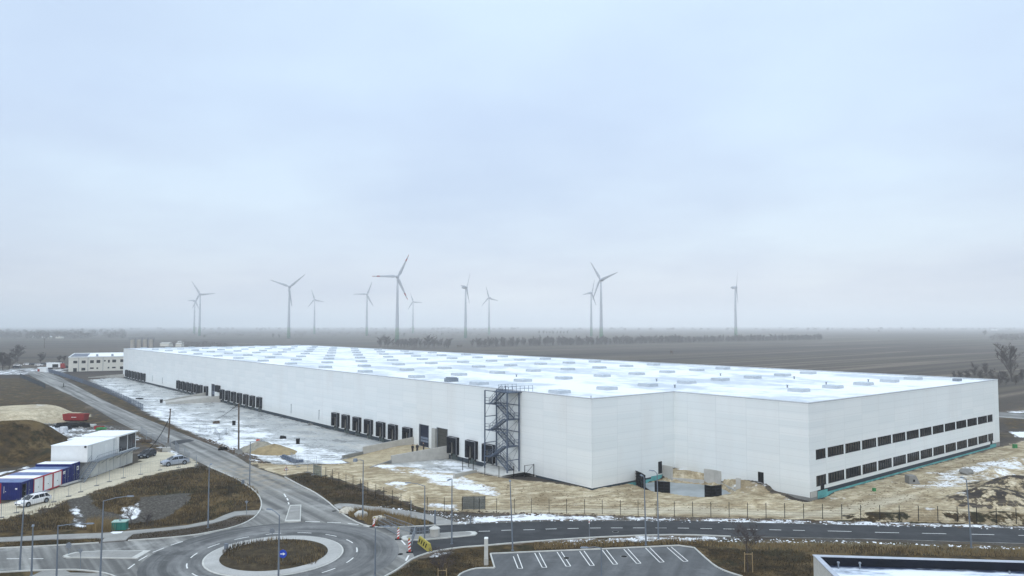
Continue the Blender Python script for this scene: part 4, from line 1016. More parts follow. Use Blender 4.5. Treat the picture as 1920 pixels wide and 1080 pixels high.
t = thing('barrier', 'yellow and black water filled barrier lying askew on the east road', 'barrier', a)
d = (c-a); L_ = d.length; rz = math.atan2(d.y, d.x); t.rotation_euler.z = rz
mb = MB(); mb.add([(0,-.3,0),(L_,-.3,0),(L_,.3,0),(0,.3,0),(.05,-.1,.9),(L_-.05,-.1,.9),(L_-.05,.1,.9),(.05,.1,.9)],[(0,3,2,1),(4,5,6,7),(0,1,5,4),(1,2,6,5),(2,3,7,6),(3,0,4,7)]); mb.obj('body', M['yellow'], t)
mb = MB()
for k in range(4):
    x = .25+k*(L_-.5)/4
    mb.add([(x,-.265,.25),(x+.3,-.265,.25),(x+.5,-.165,.75),(x+.2,-.165,.75)],[(0,1,2,3)])
mb.obj('marking', M['black'], t)
t = thing('barrier_fence', 'steel tube crowd barrier panels blocking the east road behind the delineators', 'barrier', gz(709,982))
o = t.location
for (p, q) in (((709,984),(748,1006)),((720,981),(776,1002)),((772,1024),(779,1003)),((781,1007),(804,1004))):
    a, c = gz(*p)-Vector(o), gz(*q)-Vector(o); mb = MB()
    for z in (.15,.65,1.15): mb.bar(a+Vector((0,0,z)), c+Vector((0,0,z)), .05)
    k = max(3, int((c-a).length/.35))
    for i in range(k+1): s_ = a.lerp(c, i/k); mb.bar(s_+Vector((0,0,.0 if i in (0,k) else .15)), s_+Vector((0,0,1.15)), .03)
    mb.obj('barrier_panel', M['galv'], t)
t = thing('well_shaft', 'round concrete well shaft with a domed lid on the traffic island', 'well', gz(815,1007)); t.location.z = .17
mb = MB(); mb.tube([(0,0,0),(0,0,.9)], .62, 8); mb.obj('shaft', M['concrete'], t)
mb = MB(); mb.tube([(0,0,.9),(0,0,1.0),(0,0,1.15)], [.7,.62,.25], 8); mb.tube([(0,0,1.15),(0,0,1.25)], .1, 6); mb.obj('lid', M['concrete_lt'], t)
# boulders
def rock(name, p, s, label, cat, seed, mat='stone'):
    r_ = np.random.default_rng(seed); mb = MB(); n1_, n2_ = 7, 10; V = []
    for i in range(n1_+1):
        for k in range(n2_):
            ph, th_ = math.pi*i/n1_, 2*math.pi*k/n2_; q = 1+r_.uniform(-.18,.18) if 0 < i < n1_ else 1
            V.append((s[0]*q*math.sin(ph)*math.cos(th_), s[1]*q*math.sin(ph)*math.sin(th_), s[2]*(.35+q*math.cos(ph))))
    mb.add(V, [(i*n2_+k, (i+1)*n2_+k, (i+1)*n2_+(k+1)%n2_, i*n2_+(k+1)%n2_) for i in range(n1_) for k in range(n2_)])
    return tag(mb.obj(name, M[mat], None, p), label, cat)
rock('boulder', gz(651,962), (1.05,.75,.6), 'cream boulder at the left tip of the weedy kerb island', 'boulder', 1)
rock('boulder', gz(678,969), (.95,.7,.65), 'pale angular boulder behind the lamp with the black head', 'boulder', 2, 'concrete_lt')
rock('boulder', gz(712,977), (1.05,.75,.55), 'grey rounded boulder next to the leaning delineator', 'boulder', 3)
t = thing('concrete_block', 'dark concrete block with a sloping side on the churned sand by the office front', 'concrete block', gz(1709,906))
mb = MB(); mb.add([(-.75,-.7,0),(1.1,-.7,0),(1.1,.7,0),(-.75,.7,0),(-.75,-.7,1.35),(.45,-.7,1.35),(.45,.7,1.35),(-.75,.7,1.35)],[(0,3,2,1),(4,5,6,7),(0,1,5,4),(1,2,6,5),(2,3,7,6),(3,0,4,7)]); mb.obj('block', M['concrete_dk'], t)
mb = MB(); mb.box(-.1,.25,-.72,-.701,.35,.75); mb.obj('opening', M['black'], t)
rock('boulder', gz(1813,889), (1.3,.8,.75), 'grey rock at the foot of the snow streaked heap on the right', 'boulder', 9, 'concrete_dk')
for px, py, s, lab in ((1639,921,.45,'small green box lying on the sand near the corner window'),(1903,840,.75,'green crate standing on the sand at the right edge')):
    t = thing('crate', lab, 'crate', gz(px, py)); mb = MB(); mb.cbox((0,0,s*.5),(s*1.1,s*.8,s),.3,.9,.9); mb.obj('body', M['green'], t); mb = MB(); mb.cbox((0,0,s+.03),(s*1.15,s*.85,.06),.3); mb.obj('lid', M['green'], t)
for px, py, lab in ((1154,997.5,'round dark manhole cover in the east road right of the marker post'),(1170,1044,'dark manhole cover in the second parking bay from the right'),(1062,1047,'dark drain cover in the parking lot left of the lamp'),(626.5,958.8,'dark drain grating at the kerb opposite the splitter island'),(697,988.6,'dark drain cover by the leaning delineator')):
    q = G(px, py); t = thing('manhole_cover', lab, 'manhole cover', (q.x, q.y, .036)); mb = MB(); mb.tube([(0,0,-.03),(0,0,.006)], .42, 20); mb.obj('rim', M['concrete_dk'], t); mb = MB(); mb.tube([(0,0,-.02),(0,0,.010)], .34, 20); mb.obj('lid', M['black'], t)
t = thing('pillar', 'slim white pillar with a cap at the corner of the parking lot', 'pillar', gz(911.5,1059))
mb = MB(); mb.cbox((0,0,1.45),(.42,.42,2.9)); mb.obj('shaft', M['concrete_lt'], t); mb = MB(); mb.cbox((0,0,2.95),(.46,.46,.1),0,.7,.7); mb.obj('cap', M['white_paint'], t); mb = MB(); mb.cbox((0,0,.35),(.48,.48,.7)); mb.obj('base', M['concrete'], t)
t = thing('utility_cabinet', 'dark green utility cabinet with a pale lid beside the west pavement', 'cabinet', gz(225,993), R(8))
mb = MB(); mb.box(-.85,.85,-.5,.5,0,1.05); mb.obj('body', M['green_box'], t); mb = MB(); mb.box(-.92,.92,-.57,.57,1.05,1.16); mb.obj('lid', simple('cablid', (.35,.5,.45), .6), t)
mb = MB(); mb.tube([(0,0,1.16),(0,0,1.35)], .12, 8); mb.obj('vent', M['galv'], t); mb = MB(); mb.box(-1.0,1.0,-.62,.62,-.4,.0); mb.obj('plinth', M['concrete'], t)
mb = MB()
for x in (-.28,.29): mb.box(x-.012,x+.012,-.505,-.5,.05,1.0)
mb.obj('door_joint', M['black'], t)
mb = MB(); mb.prism(pts([(207,1000),(212,998.5),(231,998.3),(227,1001),(213,1002.3)]), .091, .13, bottom=False); tag(mb.obj('snow_patch', M['snow']), kind='stuff')
t = thing('post', 'single grey bollard post at the corner of the east pavement', 'bollard', gz(815.5,985)); mb = MB(); mb.tube([(0,0,-.1),(0,0,1.9)], .12, 10); mb.obj('shaft', M['lamp_grey'], t); mb = MB(); mb.tube([(0,0,1.9),(0,0,1.98)], .14, 10); mb.obj('cap', M['lamp_grey'], t)
t = thing('post', 'thin post by the north kerb of the east road', 'bollard', gz(882.5,982)); mb = MB(); mb.tube([(0,0,0),(0,0,1.1)], .07, 8); mb.obj('shaft', M['lamp_grey'], t)
t = thing('post', 'tall thin grey pole on the weedy kerb island', 'pole', gz(770.5,974)); mb = MB(); mb.tube([(0,0,0),(0,0,2.6)], .05, 8); mb.obj('shaft', M['galv'], t)
t = thing('marker_post', 'slim white and red marker post on the south verge of the east road', 'marker post', gz(1105,1008)); mb = MB(); mb.tube([(0,0,0),(0,0,1.9)], .035, 6); mb.obj('shaft', M['galv'], t); mb = MB(); mb.cbox((0,0,1.95),(.12,.12,.5)); mb.obj('head', M['white_paint'], t); mb = MB(); mb.cbox((0,0,1.95),(.13,.13,.15)); mb.obj('band', M['red'], t)

# ------------------------------------------------------------------ site cabins and containers
cabs = [  # near edge y, far edge y, body, front, label
 (114.1,116.95,'container_blue','black','dark blue site container at the left edge, its dark open end facing the white car'),
 (117.05,119.5,'container_white','container_white','white cabin with red frame next to the leftmost blue container'),
 (119.52,121.95,'container_white','container_white','white cabin with red frame, middle of the three'),
 (121.97,124.35,'container_white','container_white','white cabin with red frame beside the blue containers'),
 (124.4,126.8,'container_blue','container_blue','blue container next to the white red framed cabins'),
 (126.85,129.35,'container_blue','container_blue','taller blue container with a white poster beside the stair')]
for i, (ya, yb, mbd, mfr, lab) in enumerate(cabs):
    x1 = -74.3; hh = 2.6 if i not in (5,) else 3.0; zb = .12
    t = thing('site_container', lab, 'container', (x1, (ya+yb)/2, zb + (zat(x1,(ya+yb)/2))), 0, 'site containers in a row'); w = (yb-ya)/2
    mb = MB(); mb.box(-6.0,-.04,-w+.04,w-.04,.08,hh-.1); mb.obj('body', M[mbd], t)
    fr = 'container_red' if i in (1,2,3) else mbd; mb = MB()
    for y in (-w, w-.14):
        mb.box(-.14,.02,y,y+.14,0,hh); mb.box(-6.02,-5.88,y,y+.14,0,hh); mb.box(-5.88,-.14,y,y+.14,hh-.16,hh); mb.box(-5.88,-.14,y,y+.14,0,.14)
    for z in (0, hh-.18): mb.box(-.14,.02,-w+.14,w-.14,z,z+.18); mb.box(-6.02,-5.88,-w+.14,w-.14,z,z+.18)
    mb.obj('frame', M[fr], t)
    mb = MB(); mb.box(-5.9,-.1,-w+.08,w-.08,hh-.1,hh+.015); mb.obj('roof_snow', M['snow'] if i not in (0,2,4) else simple('blueroof%d' % i, (.12,.17,.32), .5, var=.3), t)
    mb = MB(); mb.box(-.04,.0,-w+.3,-w+1.25,.18,2.25); d_ = mb.obj('door', M['white_paint'] if i in (1,2,3) else M[mfr], t)
    mb = MB(); mb.box(.0,.05,-w+1.1,-w+1.18,1.0,1.12); mb.obj('handle', M['black'], d_)
    if i in (0,4,5):
        mb = MB()
        for y in (-.35,.35): mb.bar((.03,y,.2),(.03,y,hh-.25),.045)
        for y in (-.55,.55): mb.box(.0,.03,y-.1,y+.1,1.05,1.15)
        mb.obj('lock_bar', M['galv'], t)
    if i in (4,5):
        mb = MB(); mb.box(.021,.03,w-.95,w-.3,1.7,2.35) if i == 5 else mb.box(.021,.03,-w+.2,-w+.75,1.75,2.2); p_ = mb.obj('poster', M['white_paint'], t)
        mb = MB(); mb.box(.031,.034,w-.8,w-.45,1.85,2.2) if i == 5 else mb.box(.031,.034,-w+.28,-w+.67,1.85,2.0); mb.obj('print', M['concrete_dk'], p_)
    if i == 0:
        mb = MB()
        for k in range(18): x = -5.7+k*.33; mb.box(x,x+.16,-w-.0,-w+.05,.18,hh-.2)
        mb.obj('corrugation', M['container_blue'], t)
        mb = MB(); mb.box(-.9,-.6,-w-.03,-w-.005,1.55,1.75); mb.box(-2.62,-2.58,-w-.03,-w-.005,1.0,2.0); mb.box(-2.4,-2.3,-w-.03,-w-.005,1.2,1.3); mb.box(-5.0,-4.2,-w-.03,-w-.005,1.4,2.1); mb.obj('marking', M['white_paint'], t)
t = thing('steel_post', 'red steel post at the left edge before the blue container', 'post', G(-1,944)); mb = MB(); mb.box(-.15,.1,-.1,.1,0,2.95); mb.obj('shaft', M['container_red'], t); mb = MB(); mb.box(-.2,.15,-.15,.15,0,.12); mb.obj('foot', M['container_red'], t)
# office block: lower storey, two upper modules, glazed corner, gallery and stair
ob = thing('site_office', 'two storey white site office with a glazed upper corner, snowy roof and outside gallery', 'site office', (-73.4,131.3,zat(-73.4,131.3)))
mb = MB(); mb.box(-6.2,0,0,14.2,0,2.75); mb.obj('lower_storey', simple('cabwall', (.54,.54,.51), .8, var=.14, scale=.7), ob)
mb = MB()
for k in range(1,6): mb.box(.0,.03,k*2.4-.03,k*2.4+.03,.1,2.7)
for k in range(1,3): mb.box(-k*2.05-.03,-k*2.05+.03,-.03,.0,.1,2.7)
mb.obj('panel_joint', M['galv'], ob)
mb = MB(); mb.box(-6.3,.0,-1.3,7.9,2.85,5.65); u = mb.obj('upper_module', M['container_white'], ob)
mb = MB(); mb.box(-6.35,.05,-1.35,7.9,5.65,5.78); mb.obj('roof', M['snow'], u)
mb = MB(); mb.box(.0,.03,4.2,5.1,2.95,5.0); mb.obj('door', M['white_paint'], u)
mb = MB(); mb.box(-.02,.03,7.2,7.28,2.9,5.6); mb.box(-.02,.03,-.02,.06,2.9,5.6); mb.obj('seam', M['galv'], u)
mb = MB(); mb.box(-.5,-.2,-1.45,-1.3,5.35,5.65); mb.obj('floodlight', M['black'], u)
gx = MB(); gx.box(-6.2,.36,7.9,7.97,2.9,5.98); gx.box(-6.2,.5,7.95,14.3,2.85,3.0); gx.box(-6.3,.75,7.85,14.45,5.86,6.02)
for y in (7.97,11.1,14.15): gx.box(.36,.5,y,y+.14,3.0,5.86)
gx.box(-6.2,.36,14.15,14.29,3,5.86); gx.box(-3.2,-3.06,7.97,8.1,3,5.86); q = gx.obj('glazed_module', M['container_white'], ob)
mb = MB(); mb.box(.40,.44,8.11,11.1,3.0,5.86); mb.obj('pane', M['glass'], q); mb = MB(); mb.box(.40,.44,11.24,14.15,3.0,5.86); mb.obj('pane', M['glass'], q); mb = MB(); mb.box(-3.06,.36,8.0,8.05,3.0,5.86); mb.obj('pane', M['glass'], q)
mb = MB()
for y in (12.2,13.2): mb.box(.44,.47,y,y+.05,3,5.86)
mb.obj('mullion', M['dark_frame'], q)
mb = MB(); mb.box(-6.35,.8,7.8,14.5,6.02,6.13); mb.obj('roof', M['snow'], q)
mb = MB(); mb.box(.0,1.25,-.2,14.4,2.72,2.84)
for k in range(6): mb.bar((.0,.6+k*2.6,1.9),(1.15,.6+k*2.6,2.7),.07)
mb.obj('gallery', M['galv'], ob)
mb = MB()
for z in (.5,1.0): mb.bar((1.22,-.2,2.84+z),(1.22,7.6,2.84+z),.04); mb.bar((1.22,-.2,2.84+z),(1.22,-4.2,.1+z),.04); mb.bar((.1,-.2,2.84+z),(.1,-4.2,.1+z),.04)
for k in range(13): mb.bar((1.22,-.2+k*.65,2.84),(1.22,-.2+k*.65,3.84),.03)
for k in range(6): mb.bar((1.22,-.2-k*.8,2.84-k*.548),(1.22,-.2-k*.8,3.84-k*.548),.03)
mb.obj('railing', M['galv'], ob)
mb = MB()
for x in (.15,1.2): mb.bar((x,-.2,2.72),(x,-4.3,.0),.06,.28)
for k in range(11): mb.box(.15,1.2,-.5-k*.37,-.2-k*.37,2.55-k*.25,2.6-k*.25)
mb.obj('stair', M['galv'], ob)
t = thing('site_cabin', 'low white cabin with snowy roof behind the two storey site office', 'cabin', G(165,853), 0); t.location = (-80.5,141.5,zat(-80.5,141.5)+2.0)
mb = MB(); mb.box(-3.2,3.0,0,2.6,-2.0,3.0); mb.obj('body', M['container_white'], t); mb = MB(); mb.box(-3.25,3.05,-.05,2.65,3.0,3.12); mb.obj('roof', M['snow'], t); mb = MB(); mb.box(1.0,1.9,-.03,0,.2,2.2); mb.obj('door', M['white_paint'], t)
mb = MB(); P_ = [gz(*p) for p in crop(0,850,9.82,[(1140,625),(1240,590),(1480,520),(1490,512)])]
for a, c in zip(P_, P_[1:]): mb.bar(a+Vector((0,0,.25)), c+Vector((0,0,.25)), .9, .12)
tag(mb.obj('boardwalk', M['concrete']), 'low plank step in front of the blue containers', 'step')
# red skip container
t = thing('skip_container', 'long red roll off skip container on the rubble field', 'skip', gz(142,789), R(-3))
mb = MB(); mb.add([(-2.9,-1.1,.25),(2.9,-1.1,.25),(2.9,1.1,.25),(-2.9,1.1,.25),(-3.1,-1.2,1.95),(3.2,-1.2,1.95),(3.2,1.2,1.95),(-3.1,1.2,1.95),(-2.95,-1.05,1.95),(3.05,-1.05,1.95),(3.05,1.05,1.95),(-2.95,1.05,1.95),(-2.8,-1,.5),(2.8,-1,.5),(2.8,1,.5),(-2.8,1,.5)],
 [(0,3,2,1),(0,1,5,4),(1,2,6,5),(2,3,7,6),(3,0,4,7),(4,5,9,8),(5,6,10,9),(6,7,11,10),(7,4,8,11),(8,9,13,12),(9,10,14,13),(10,11,15,14),(11,8,12,15),(12,13,14,15)]); mb.obj('body', M['red'], t)
mb = MB()
for k in range(7): mb.bar((-2.7+k*.9,-1.16,.3),(-2.7+k*.93,-1.24,1.9),.09)
mb.obj('rib', M['red'], t); mb = MB(); mb.box(-.5,.9,-1.24,-1.2,1.05,1.2); mb.obj('marking', M['white_paint'], t); mb = MB(); mb.box(-2.7,2.7,-.8,-.6,0,.25); mb.box(-2.7,2.7,.6,.8,0,.25); mb.obj('skid', M['black'], t)
# scattered site material in the rubble field
def junk(px, py, s, mat, lab, name='debris_pile', cat='debris', n=7, seed=0):
    r_ = random.Random(px*3+py+seed); mb = MB()
    for k in range(n):
        mb.cbox((r_.uniform(-.5,.5)*s[0], r_.uniform(-.5,.5)*s[1], s[2]*r_.uniform(.2,.5)), (s[0]*r_.uniform(.3,.7), s[1]*r_.uniform(.3,.7), s[2]*r_.uniform(.4,1)), r_.uniform(0,3), r_.uniform(.6,1), r_.uniform(.6,1))
    return tag(mb.obj(name, M[mat], None, gz(px, py)), lab, cat)
junk(72,807,(1.0,.8,1.6),'black','small black container standing in the junk field','bin','bin',2)
junk(97,810,(2.4,1.6,1.6),'snow_lump','snow capped white crate pile in the junk field')
junk(120,812,(3,1.8,1.6),'tarpaulin','heap of crumpled white plastic sheeting left of the site office')
junk(132,800,(7,3,1.2),'black','long dark pile of scrap below the red skip','debris_pile','debris',12)
junk(20,806,(6,3,1.3),'green_box','dark teal pile of formwork at the left edge')
junk(110,806,(4,2,1.3),'dark_frame','dark tangled scrap beside the white plastic heap')
junk(185,804,(2.4,1.5,.9),'red','small red and white scrap pile near the road verge')
junk(196,806,(2.6,1.3,.8),'green','green pallet stack beside the red scrap')
junk(55,804,(3,1.6,1.0),'black','dark crates behind the small black container')
junk(165,799,(3,1.5,.6),'concrete_lt','pale planks strewn in the snow right of the scrap pile')
# things in the loading yard
for px, py, lab in ((438.5,797,'small black bin alone in the snowy yard near the left pole'),(302.5,755,'black bin by the far ramp in the yard'),(558.5,832,'black bin alone on the snow in front of the docks'),):
    t = thing('bin', lab, 'bin', gz(px, py)); mb = MB(); mb.cbox((0,0,.55),(.8,.8,1.1),.3,1.08,1.08); mb.obj('body', M['black'], t); mb = MB(); mb.cbox((0,0,1.13),(.9,.9,.08),.3); mb.obj('lid', M['dark_frame'], t)
junk(531,822,(1.3,1,.9),'black','small black heap on the snow left of the bin')
junk(421.5,844,(1.9,1.1,.8),'black','black bags on the snowy road edge below the pole')
junk(405,794,(1.4,1,.8),'wood_dk','small brown heap on the snow near the far docks')
junk(260,748,(2.2,1,.5),'black','dark scraps on the snow near the slatted fence')
junk(511,851,(2.0,1.2,.9),'dark_frame','dark pallet stack at the foot of the sand heap')
junk(642,806,(1.4,1.0,1.4),'redorange','orange red machine beside the first dock of the seven','machine','machine',4)
junk(583,797,(2.2,.8,.7),'concrete_dk','dark low step block against the plinth between the docks','step_block','step',2)
mb = MB(); a, c = gz(531,858), gz(556,868)
mb.bar(a+Vector((0,0,.3)), c+Vector((0,0,.3)), 1.3, .25); mb.bar(a+Vector((0,0,.55)), c+Vector((0,0,.55)), .6, .2); mb.bar(c+Vector((-.5,0,.4)), c+Vector((1.2,.6,.4)), .5, .5)
tag(mb.obj('girder_stack', M['steel']), 'stack of grey steel girders on the snow near the gate', 'girders')
def cone_heap(name, px, py, rx, ry, h, mat, label, cat):
    mb = MB(); r_ = np.random.default_rng(int(px)); K, n2_ = 10, 28; V = []; ph = r_.uniform(0,6,3)
    for i in range(K+1):
        q = i/K; z = h*(1-q**1.15)
        for k in range(n2_):
            a_ = 2*math.pi*k/n2_; w = 1+.10*math.sin(3*a_+ph[0])+.06*math.sin(5*a_+ph[1])+r_.uniform(-.03,.03)
            V.append((rx*q*w*math.cos(a_), ry*q*w*math.sin(a_), z+r_.uniform(-.05,.05)*h-(.25 if i == K else 0)))
    mb.add(V, [(i*n2_+k, (i+1)*n2_+k, (i+1)*n2_+(k+1)%n2_, i*n2_+(k+1)%n2_) for i in range(K) for k in range(n2_)])
    return tag(mb.obj(name, mat, None, gz(px, py), smooth=True), label, cat)
sandm = simple('sand_heap', (.29,.225,.125), .95, var=.3, scale=.8); gravm = simple('gravel_heap', (.27,.25,.20), .95, var=.35, scale=1.5)
cone_heap('gravel_heap', 489, 846, 5.2, 4.0, 2.4, gravm, 'grey brown gravel heap behind the ochre sand heap in the yard', 'heap')
cone_heap('sand_heap', 514, 849, 5.6, 3.6, 1.9, sandm, 'ochre sand heap on the snow between the road and the yard', 'heap')
# wooden poles with cable
wires = [((-75.06,163.99), 8.3, 'brown utility pole at the road edge with a slack black cable', .17), ((-56.66,155.86), 10.4, 'utility pole on a concrete foot at the edge of the snowy yard', .19)]
tops = []
for (x, y), h, lab, r_ in wires:
    t = thing('utility_pole', lab, 'utility pole', (x, y, zat(x, y))); mb = MB(); mb.tube([(0,0,-.3),(.35 if x < -70 else -.15,0,h)], [r_, r_*.75], 8); mb.obj('pole', M['wood_dk'], t)
    mb = MB(); mb.cbox((0,0,.45),(1.5 if x > -70 else 1.0,1.2,.9),.3,.8,.8); mb.obj('foot', M['concrete_dk'], t)
    mb = MB(); mb.cbox((.3 if x < -70 else -.15,0,h-.15),(.5,.14,.1)); mb.obj('insulator', M['black'], t); tops.append(Vector((x+(.35 if x < -70 else -.15), y, zat(x,y)+h)))
def cable(a, c, sag, r_, lab):
    mb = MB(); P_ = []
    for i in range(17):
        t_ = i/16; p = a.lerp(c, t_); p.z -= sag*4*t_*(1-t_); P_.append(p-a)
    mb.tube(P_, r_, 6); tag(mb.obj('cable', M['black'], None, a), lab, 'cable')
a = tops[0].copy(); a.z -= 1.6
cable(a, Vector((-72.0,146.2,zat(-72,146.2)+1.5)), 1.3, .075, 'thick black cable drooping from the brown pole to the site office')
cable(tops[1], G(404,786,1.0), .4, .045, 'thin cable running left from the yard pole over the snow')
cable(tops[0], tops[1]-Vector((0,0,4.0)), .8, .012, 'very thin wire slung between the two utility poles')
t = thing('concrete_weight', 'grey concrete weight block at the foot of the brown pole', 'concrete block', gz(312,846)); mb = MB(); mb.cbox((0,0,.4),(1.6,1.2,.8),.5,.9,.9); mb.obj('block', M['concrete'], t); mb = MB(); mb.tube([(0,0,.8),(0,0,.95)],.08,6); mb.obj('lifting_loop', M['black'], t)
junk(272,829,(3.2,1.4,.8),'wood_dk','stack of brown timber beside the small dark car','timber_stack','timber',6)

# ------------------------------------------------------------------ cars
def loft(mb, rings):
    n = len(rings[0]); v_ = [p for r_ in rings for p in r_]
    fs = [(i*n+k, i*n+(k+1)%n, (i+1)*n+(k+1)%n, (i+1)*n+k) for i in range(len(rings)-1) for k in range(n)]
    fs += [tuple(range(n))[::-1], tuple(range((len(rings)-1)*n, len(rings)*n))]
    mb.add(v_, fs)
def car(label, paint, loc, rz, Ln=4.75, Wd=1.84, Ht=1.46, cl=.2, belt=.95, rear=-2.15, roofr=-1.75, rooff=.25, ws=1.25, group=None, wr=.335):
    t = thing('parked_car', label, 'car', loc, rz, group); s = Ln/4.78; w0 = Wd/2
    st_ = [(-2.39,.80,.45,.80),(-2.32,.90,.32,.95),(-1.6,.985,.25,1.0),(-.6,1.0,.22,1.0),(.8,.995,.22,.985),(1.3,.985,.22,.95),(1.85,.95,.23,.88),(2.2,.90,.26,.79),(2.39,.76,.36,.62)]
    mb = MB(); R_ = []
    for x, kw, zb, zt in st_:
        w = w0*kw; zb = zb/.22*cl if zb < .3 else zb+cl-.2; zt = zt*belt; x *= s; zm = zb+(zt-zb)*.55
        R_.append([(x,-w*.9,zb),(x,w*.9,zb),(x,w,zb+.12),(x,w,zm),(x,w*.97,zt-.06),(x,w*.88,zt),(x,-w*.88,zt),(x,-w*.97,zt-.06),(x,-w,zm),(x,-w,zb+.12)])
    loft(mb, R_); bd = mb.obj('body', M[paint], t, smooth=False)
    zb_, wb, wt = belt-.03, w0*.90, w0*.66; mb = MB()
    A = [(rear*s,zb_),(roofr*s,Ht-.05),(rooff*s,Ht-.04),(ws*s,zb_)]
    v_ = [(A[0][0],-wb,zb_),(A[0][0],wb,zb_),(A[3][0],wb,zb_),(A[3][0],-wb,zb_),(A[1][0],-wt,A[1][1]),(A[1][0],wt,A[1][1]),(A[2][0],wt,A[2][1]),(A[2][0],-wt,A[2][1])]
    mb.add(v_, [(0,1,2,3)[::-1],(4,7,6,5)[::-1],(0,4,5,1),(1,5,6,2),(2,6,7,3),(3,7,4,0)]); mb.obj('windows', M['glass'], t)
    mb = MB(); xm = (A[1][0]+A[2][0])/2
    loft(mb, [[(x,-w,z),(x,-w*.7,z+.05),(x,w*.7,z+.05),(x,w,z)] for x, w, z in ((A[1][0]-.12,wt*.9,Ht-.09),(A[1][0]+.1,wt*1.05,Ht-.04),(xm,wt*1.07,Ht-.02),(A[2][0]-.1,wt*1.03,Ht-.045),(A[2][0]+.06,wt*.95,Ht-.08))]); mb.obj('roof', M[paint], t)
    mb = MB()
    for sg in (-1, 1):
        for x0, x1 in ((A[0][0],A[1][0]),(A[3][0],A[2][0])): mb.bar((x0,sg*wb*1.005,zb_),(x1,sg*wt*1.02,Ht-.06),.09)
        for x in (-.35*s, -1.25*s): mb.bar((x,sg*wb*1.01,zb_),(x-.03,sg*wt*1.02,Ht-.06),.05)
    mb.obj('pillar', M[paint], t)
    for sx in (-1.42*s, 1.45*s):
        for sg in (-1, 1):
            mb = MB(); y = sg*(w0-.11); mb.tube([(sx,y-.115,wr),(sx,y+.115,wr)], wr, 18); wl_ = mb.obj('wheel', M['rubber'], t)
            mb = MB(); yo = y+sg*.118; mb.tube([(sx,yo-.01,wr),(sx,yo+.01,wr)], wr*.66, 12); mb.obj('rim', M['galv'], wl_)
            mb = MB(); mb.tube([(sx,sg*(w0*1.0)-.02*sg,wr+.03),(sx,sg*(w0*1.0)+.004*sg,wr+.03)], wr*1.16, 18); mb.obj('wheel_arch', M['black'], t)
    for sg in (-1, 1):
        mb = MB(); mb.cbox((2.23*s,sg*w0*.66,.74*belt),(.22,.36,.12),sg*-.3); mb.obj('headlight', simple('headlamp', (.5,.55,.6), .15) if 'hl' not in M else M['hl'], t)
        mb = MB(); mb.cbox((-2.34*s,sg*w0*.66,.84*belt),(.1,.4,.13)); mb.obj('tail_light', M['red'], t)
        mb = MB(); mb.cbox((ws*s-.25,sg*(w0+.07),zb_+.08),(.14,.18,.13)); mb.obj('mirror', M[paint], t)
    mb = MB(); mb.cbox((2.36*s,0,.50*belt),(.08,w0*1.25,.16)); mb.obj('grille', M['black'], t)
    mb = MB(); mb.cbox((2.405*s,0,.40),(.03,.5,.11)); mb.obj('number_plate', M['white_paint'], t)
    return t
M['hl'] = simple('headlamp', (.5,.55,.6), .15)
def heading(p, q): return math.atan2(q.y-p.y, q.x-p.x)
c1 = gz(62, 945.5)
car1 = car('white estate car parked on the pale track in front of the leftmost containers', 'car_white', c1, R(-110))
c2_ = gz(328, 871.5)
car2 = car('silver grey sloping back SUV parked at the end of the pale track', 'car_silver', c2_, R(-138), 4.92, 1.95, 1.66, .24, 1.12, -2.2, -1.2, .3, 1.2, wr=.38)
car3 = car('small dark car half hidden behind the glazed end of the site office', 'car_dark', gz(276, 857), R(-95), 4.2, 1.78, 1.5)
far = [(33,686.5,'car_white','white car parked furthest left by the dark bushes',.6),(31,690,'car_dark','dark car in front of the leftmost white car at the far gate',.8),(51.5,684.5,'car_white','white van like car second in the distant row',.3),(73,686,'car_white','white car in the middle of the distant parked row',.2),(92.5,683,'car_white','white car behind the white truck in the distance',.2),(102,683.5,'car_silver','silver car behind the front of the white truck',.1),(84,684,'car_dark','dark car between the distant white cars',.2),(112,681.5,'car_dark','dark car at the right end of the distant parked row',.1),(62,684.5,'car_dark','dark car left of centre in the distant parked row',.2),(124,690,'car_dark','dark car by the corner of the cream office building',.9)]
for px, py, mt, lab, a_ in far: car(lab, mt, gz(px, py), a_, group='cars parked at the far gate')
t = thing('lorry', 'white lorry with an open dark side parked by the far gate', 'lorry', gz(107,692), R(12))
mb = MB(); mb.box(-5.5,2.0,-1.25,1.25,1.0,3.9); mb.obj('cargo_box', M['container_white'], t); mb = MB(); mb.box(-2.2,1.0,-1.29,-1.25,1.1,3.0); mb.obj('side_opening', M['black'], t)
mb = MB(); mb.add([(2.2,-1.2,.5),(4.4,-1.2,.5),(4.4,1.2,.5),(2.2,1.2,.5),(2.2,-1.2,3.4),(3.9,-1.15,3.4),(3.9,1.15,3.4),(2.2,1.2,3.4)],[(0,3,2,1),(4,5,6,7),(0,1,5,4),(1,2,6,5),(2,3,7,6),(3,0,4,7)]); mb.obj('cab', M['red'], t)
mb = MB()
for x in (-4.3,-3.2,3.2):
    for y in (-1.1,1.1): mb.tube([(x,y-.15,.5),(x,y+.15,.5)],.5,12)
mb.obj('wheel', M['rubber'], t)
t = thing('site_gate', 'pale metal double gate closing the far end of the north west road', 'gate', gz(52,697.5), R(25))
mb = MB()
for x in (-8,-4,0,4,8): mb.bar((x,0,0),(x,0,2.3),.14)
for z in (.3,1.2,2.2): mb.bar((-8,0,z),(8,0,z),.07)
for k in range(40): mb.bar((-8+k*.4,0,.3),(-8+k*.4,0,2.2),.035)
mb.obj('gate_leaf', M['galv'], t)
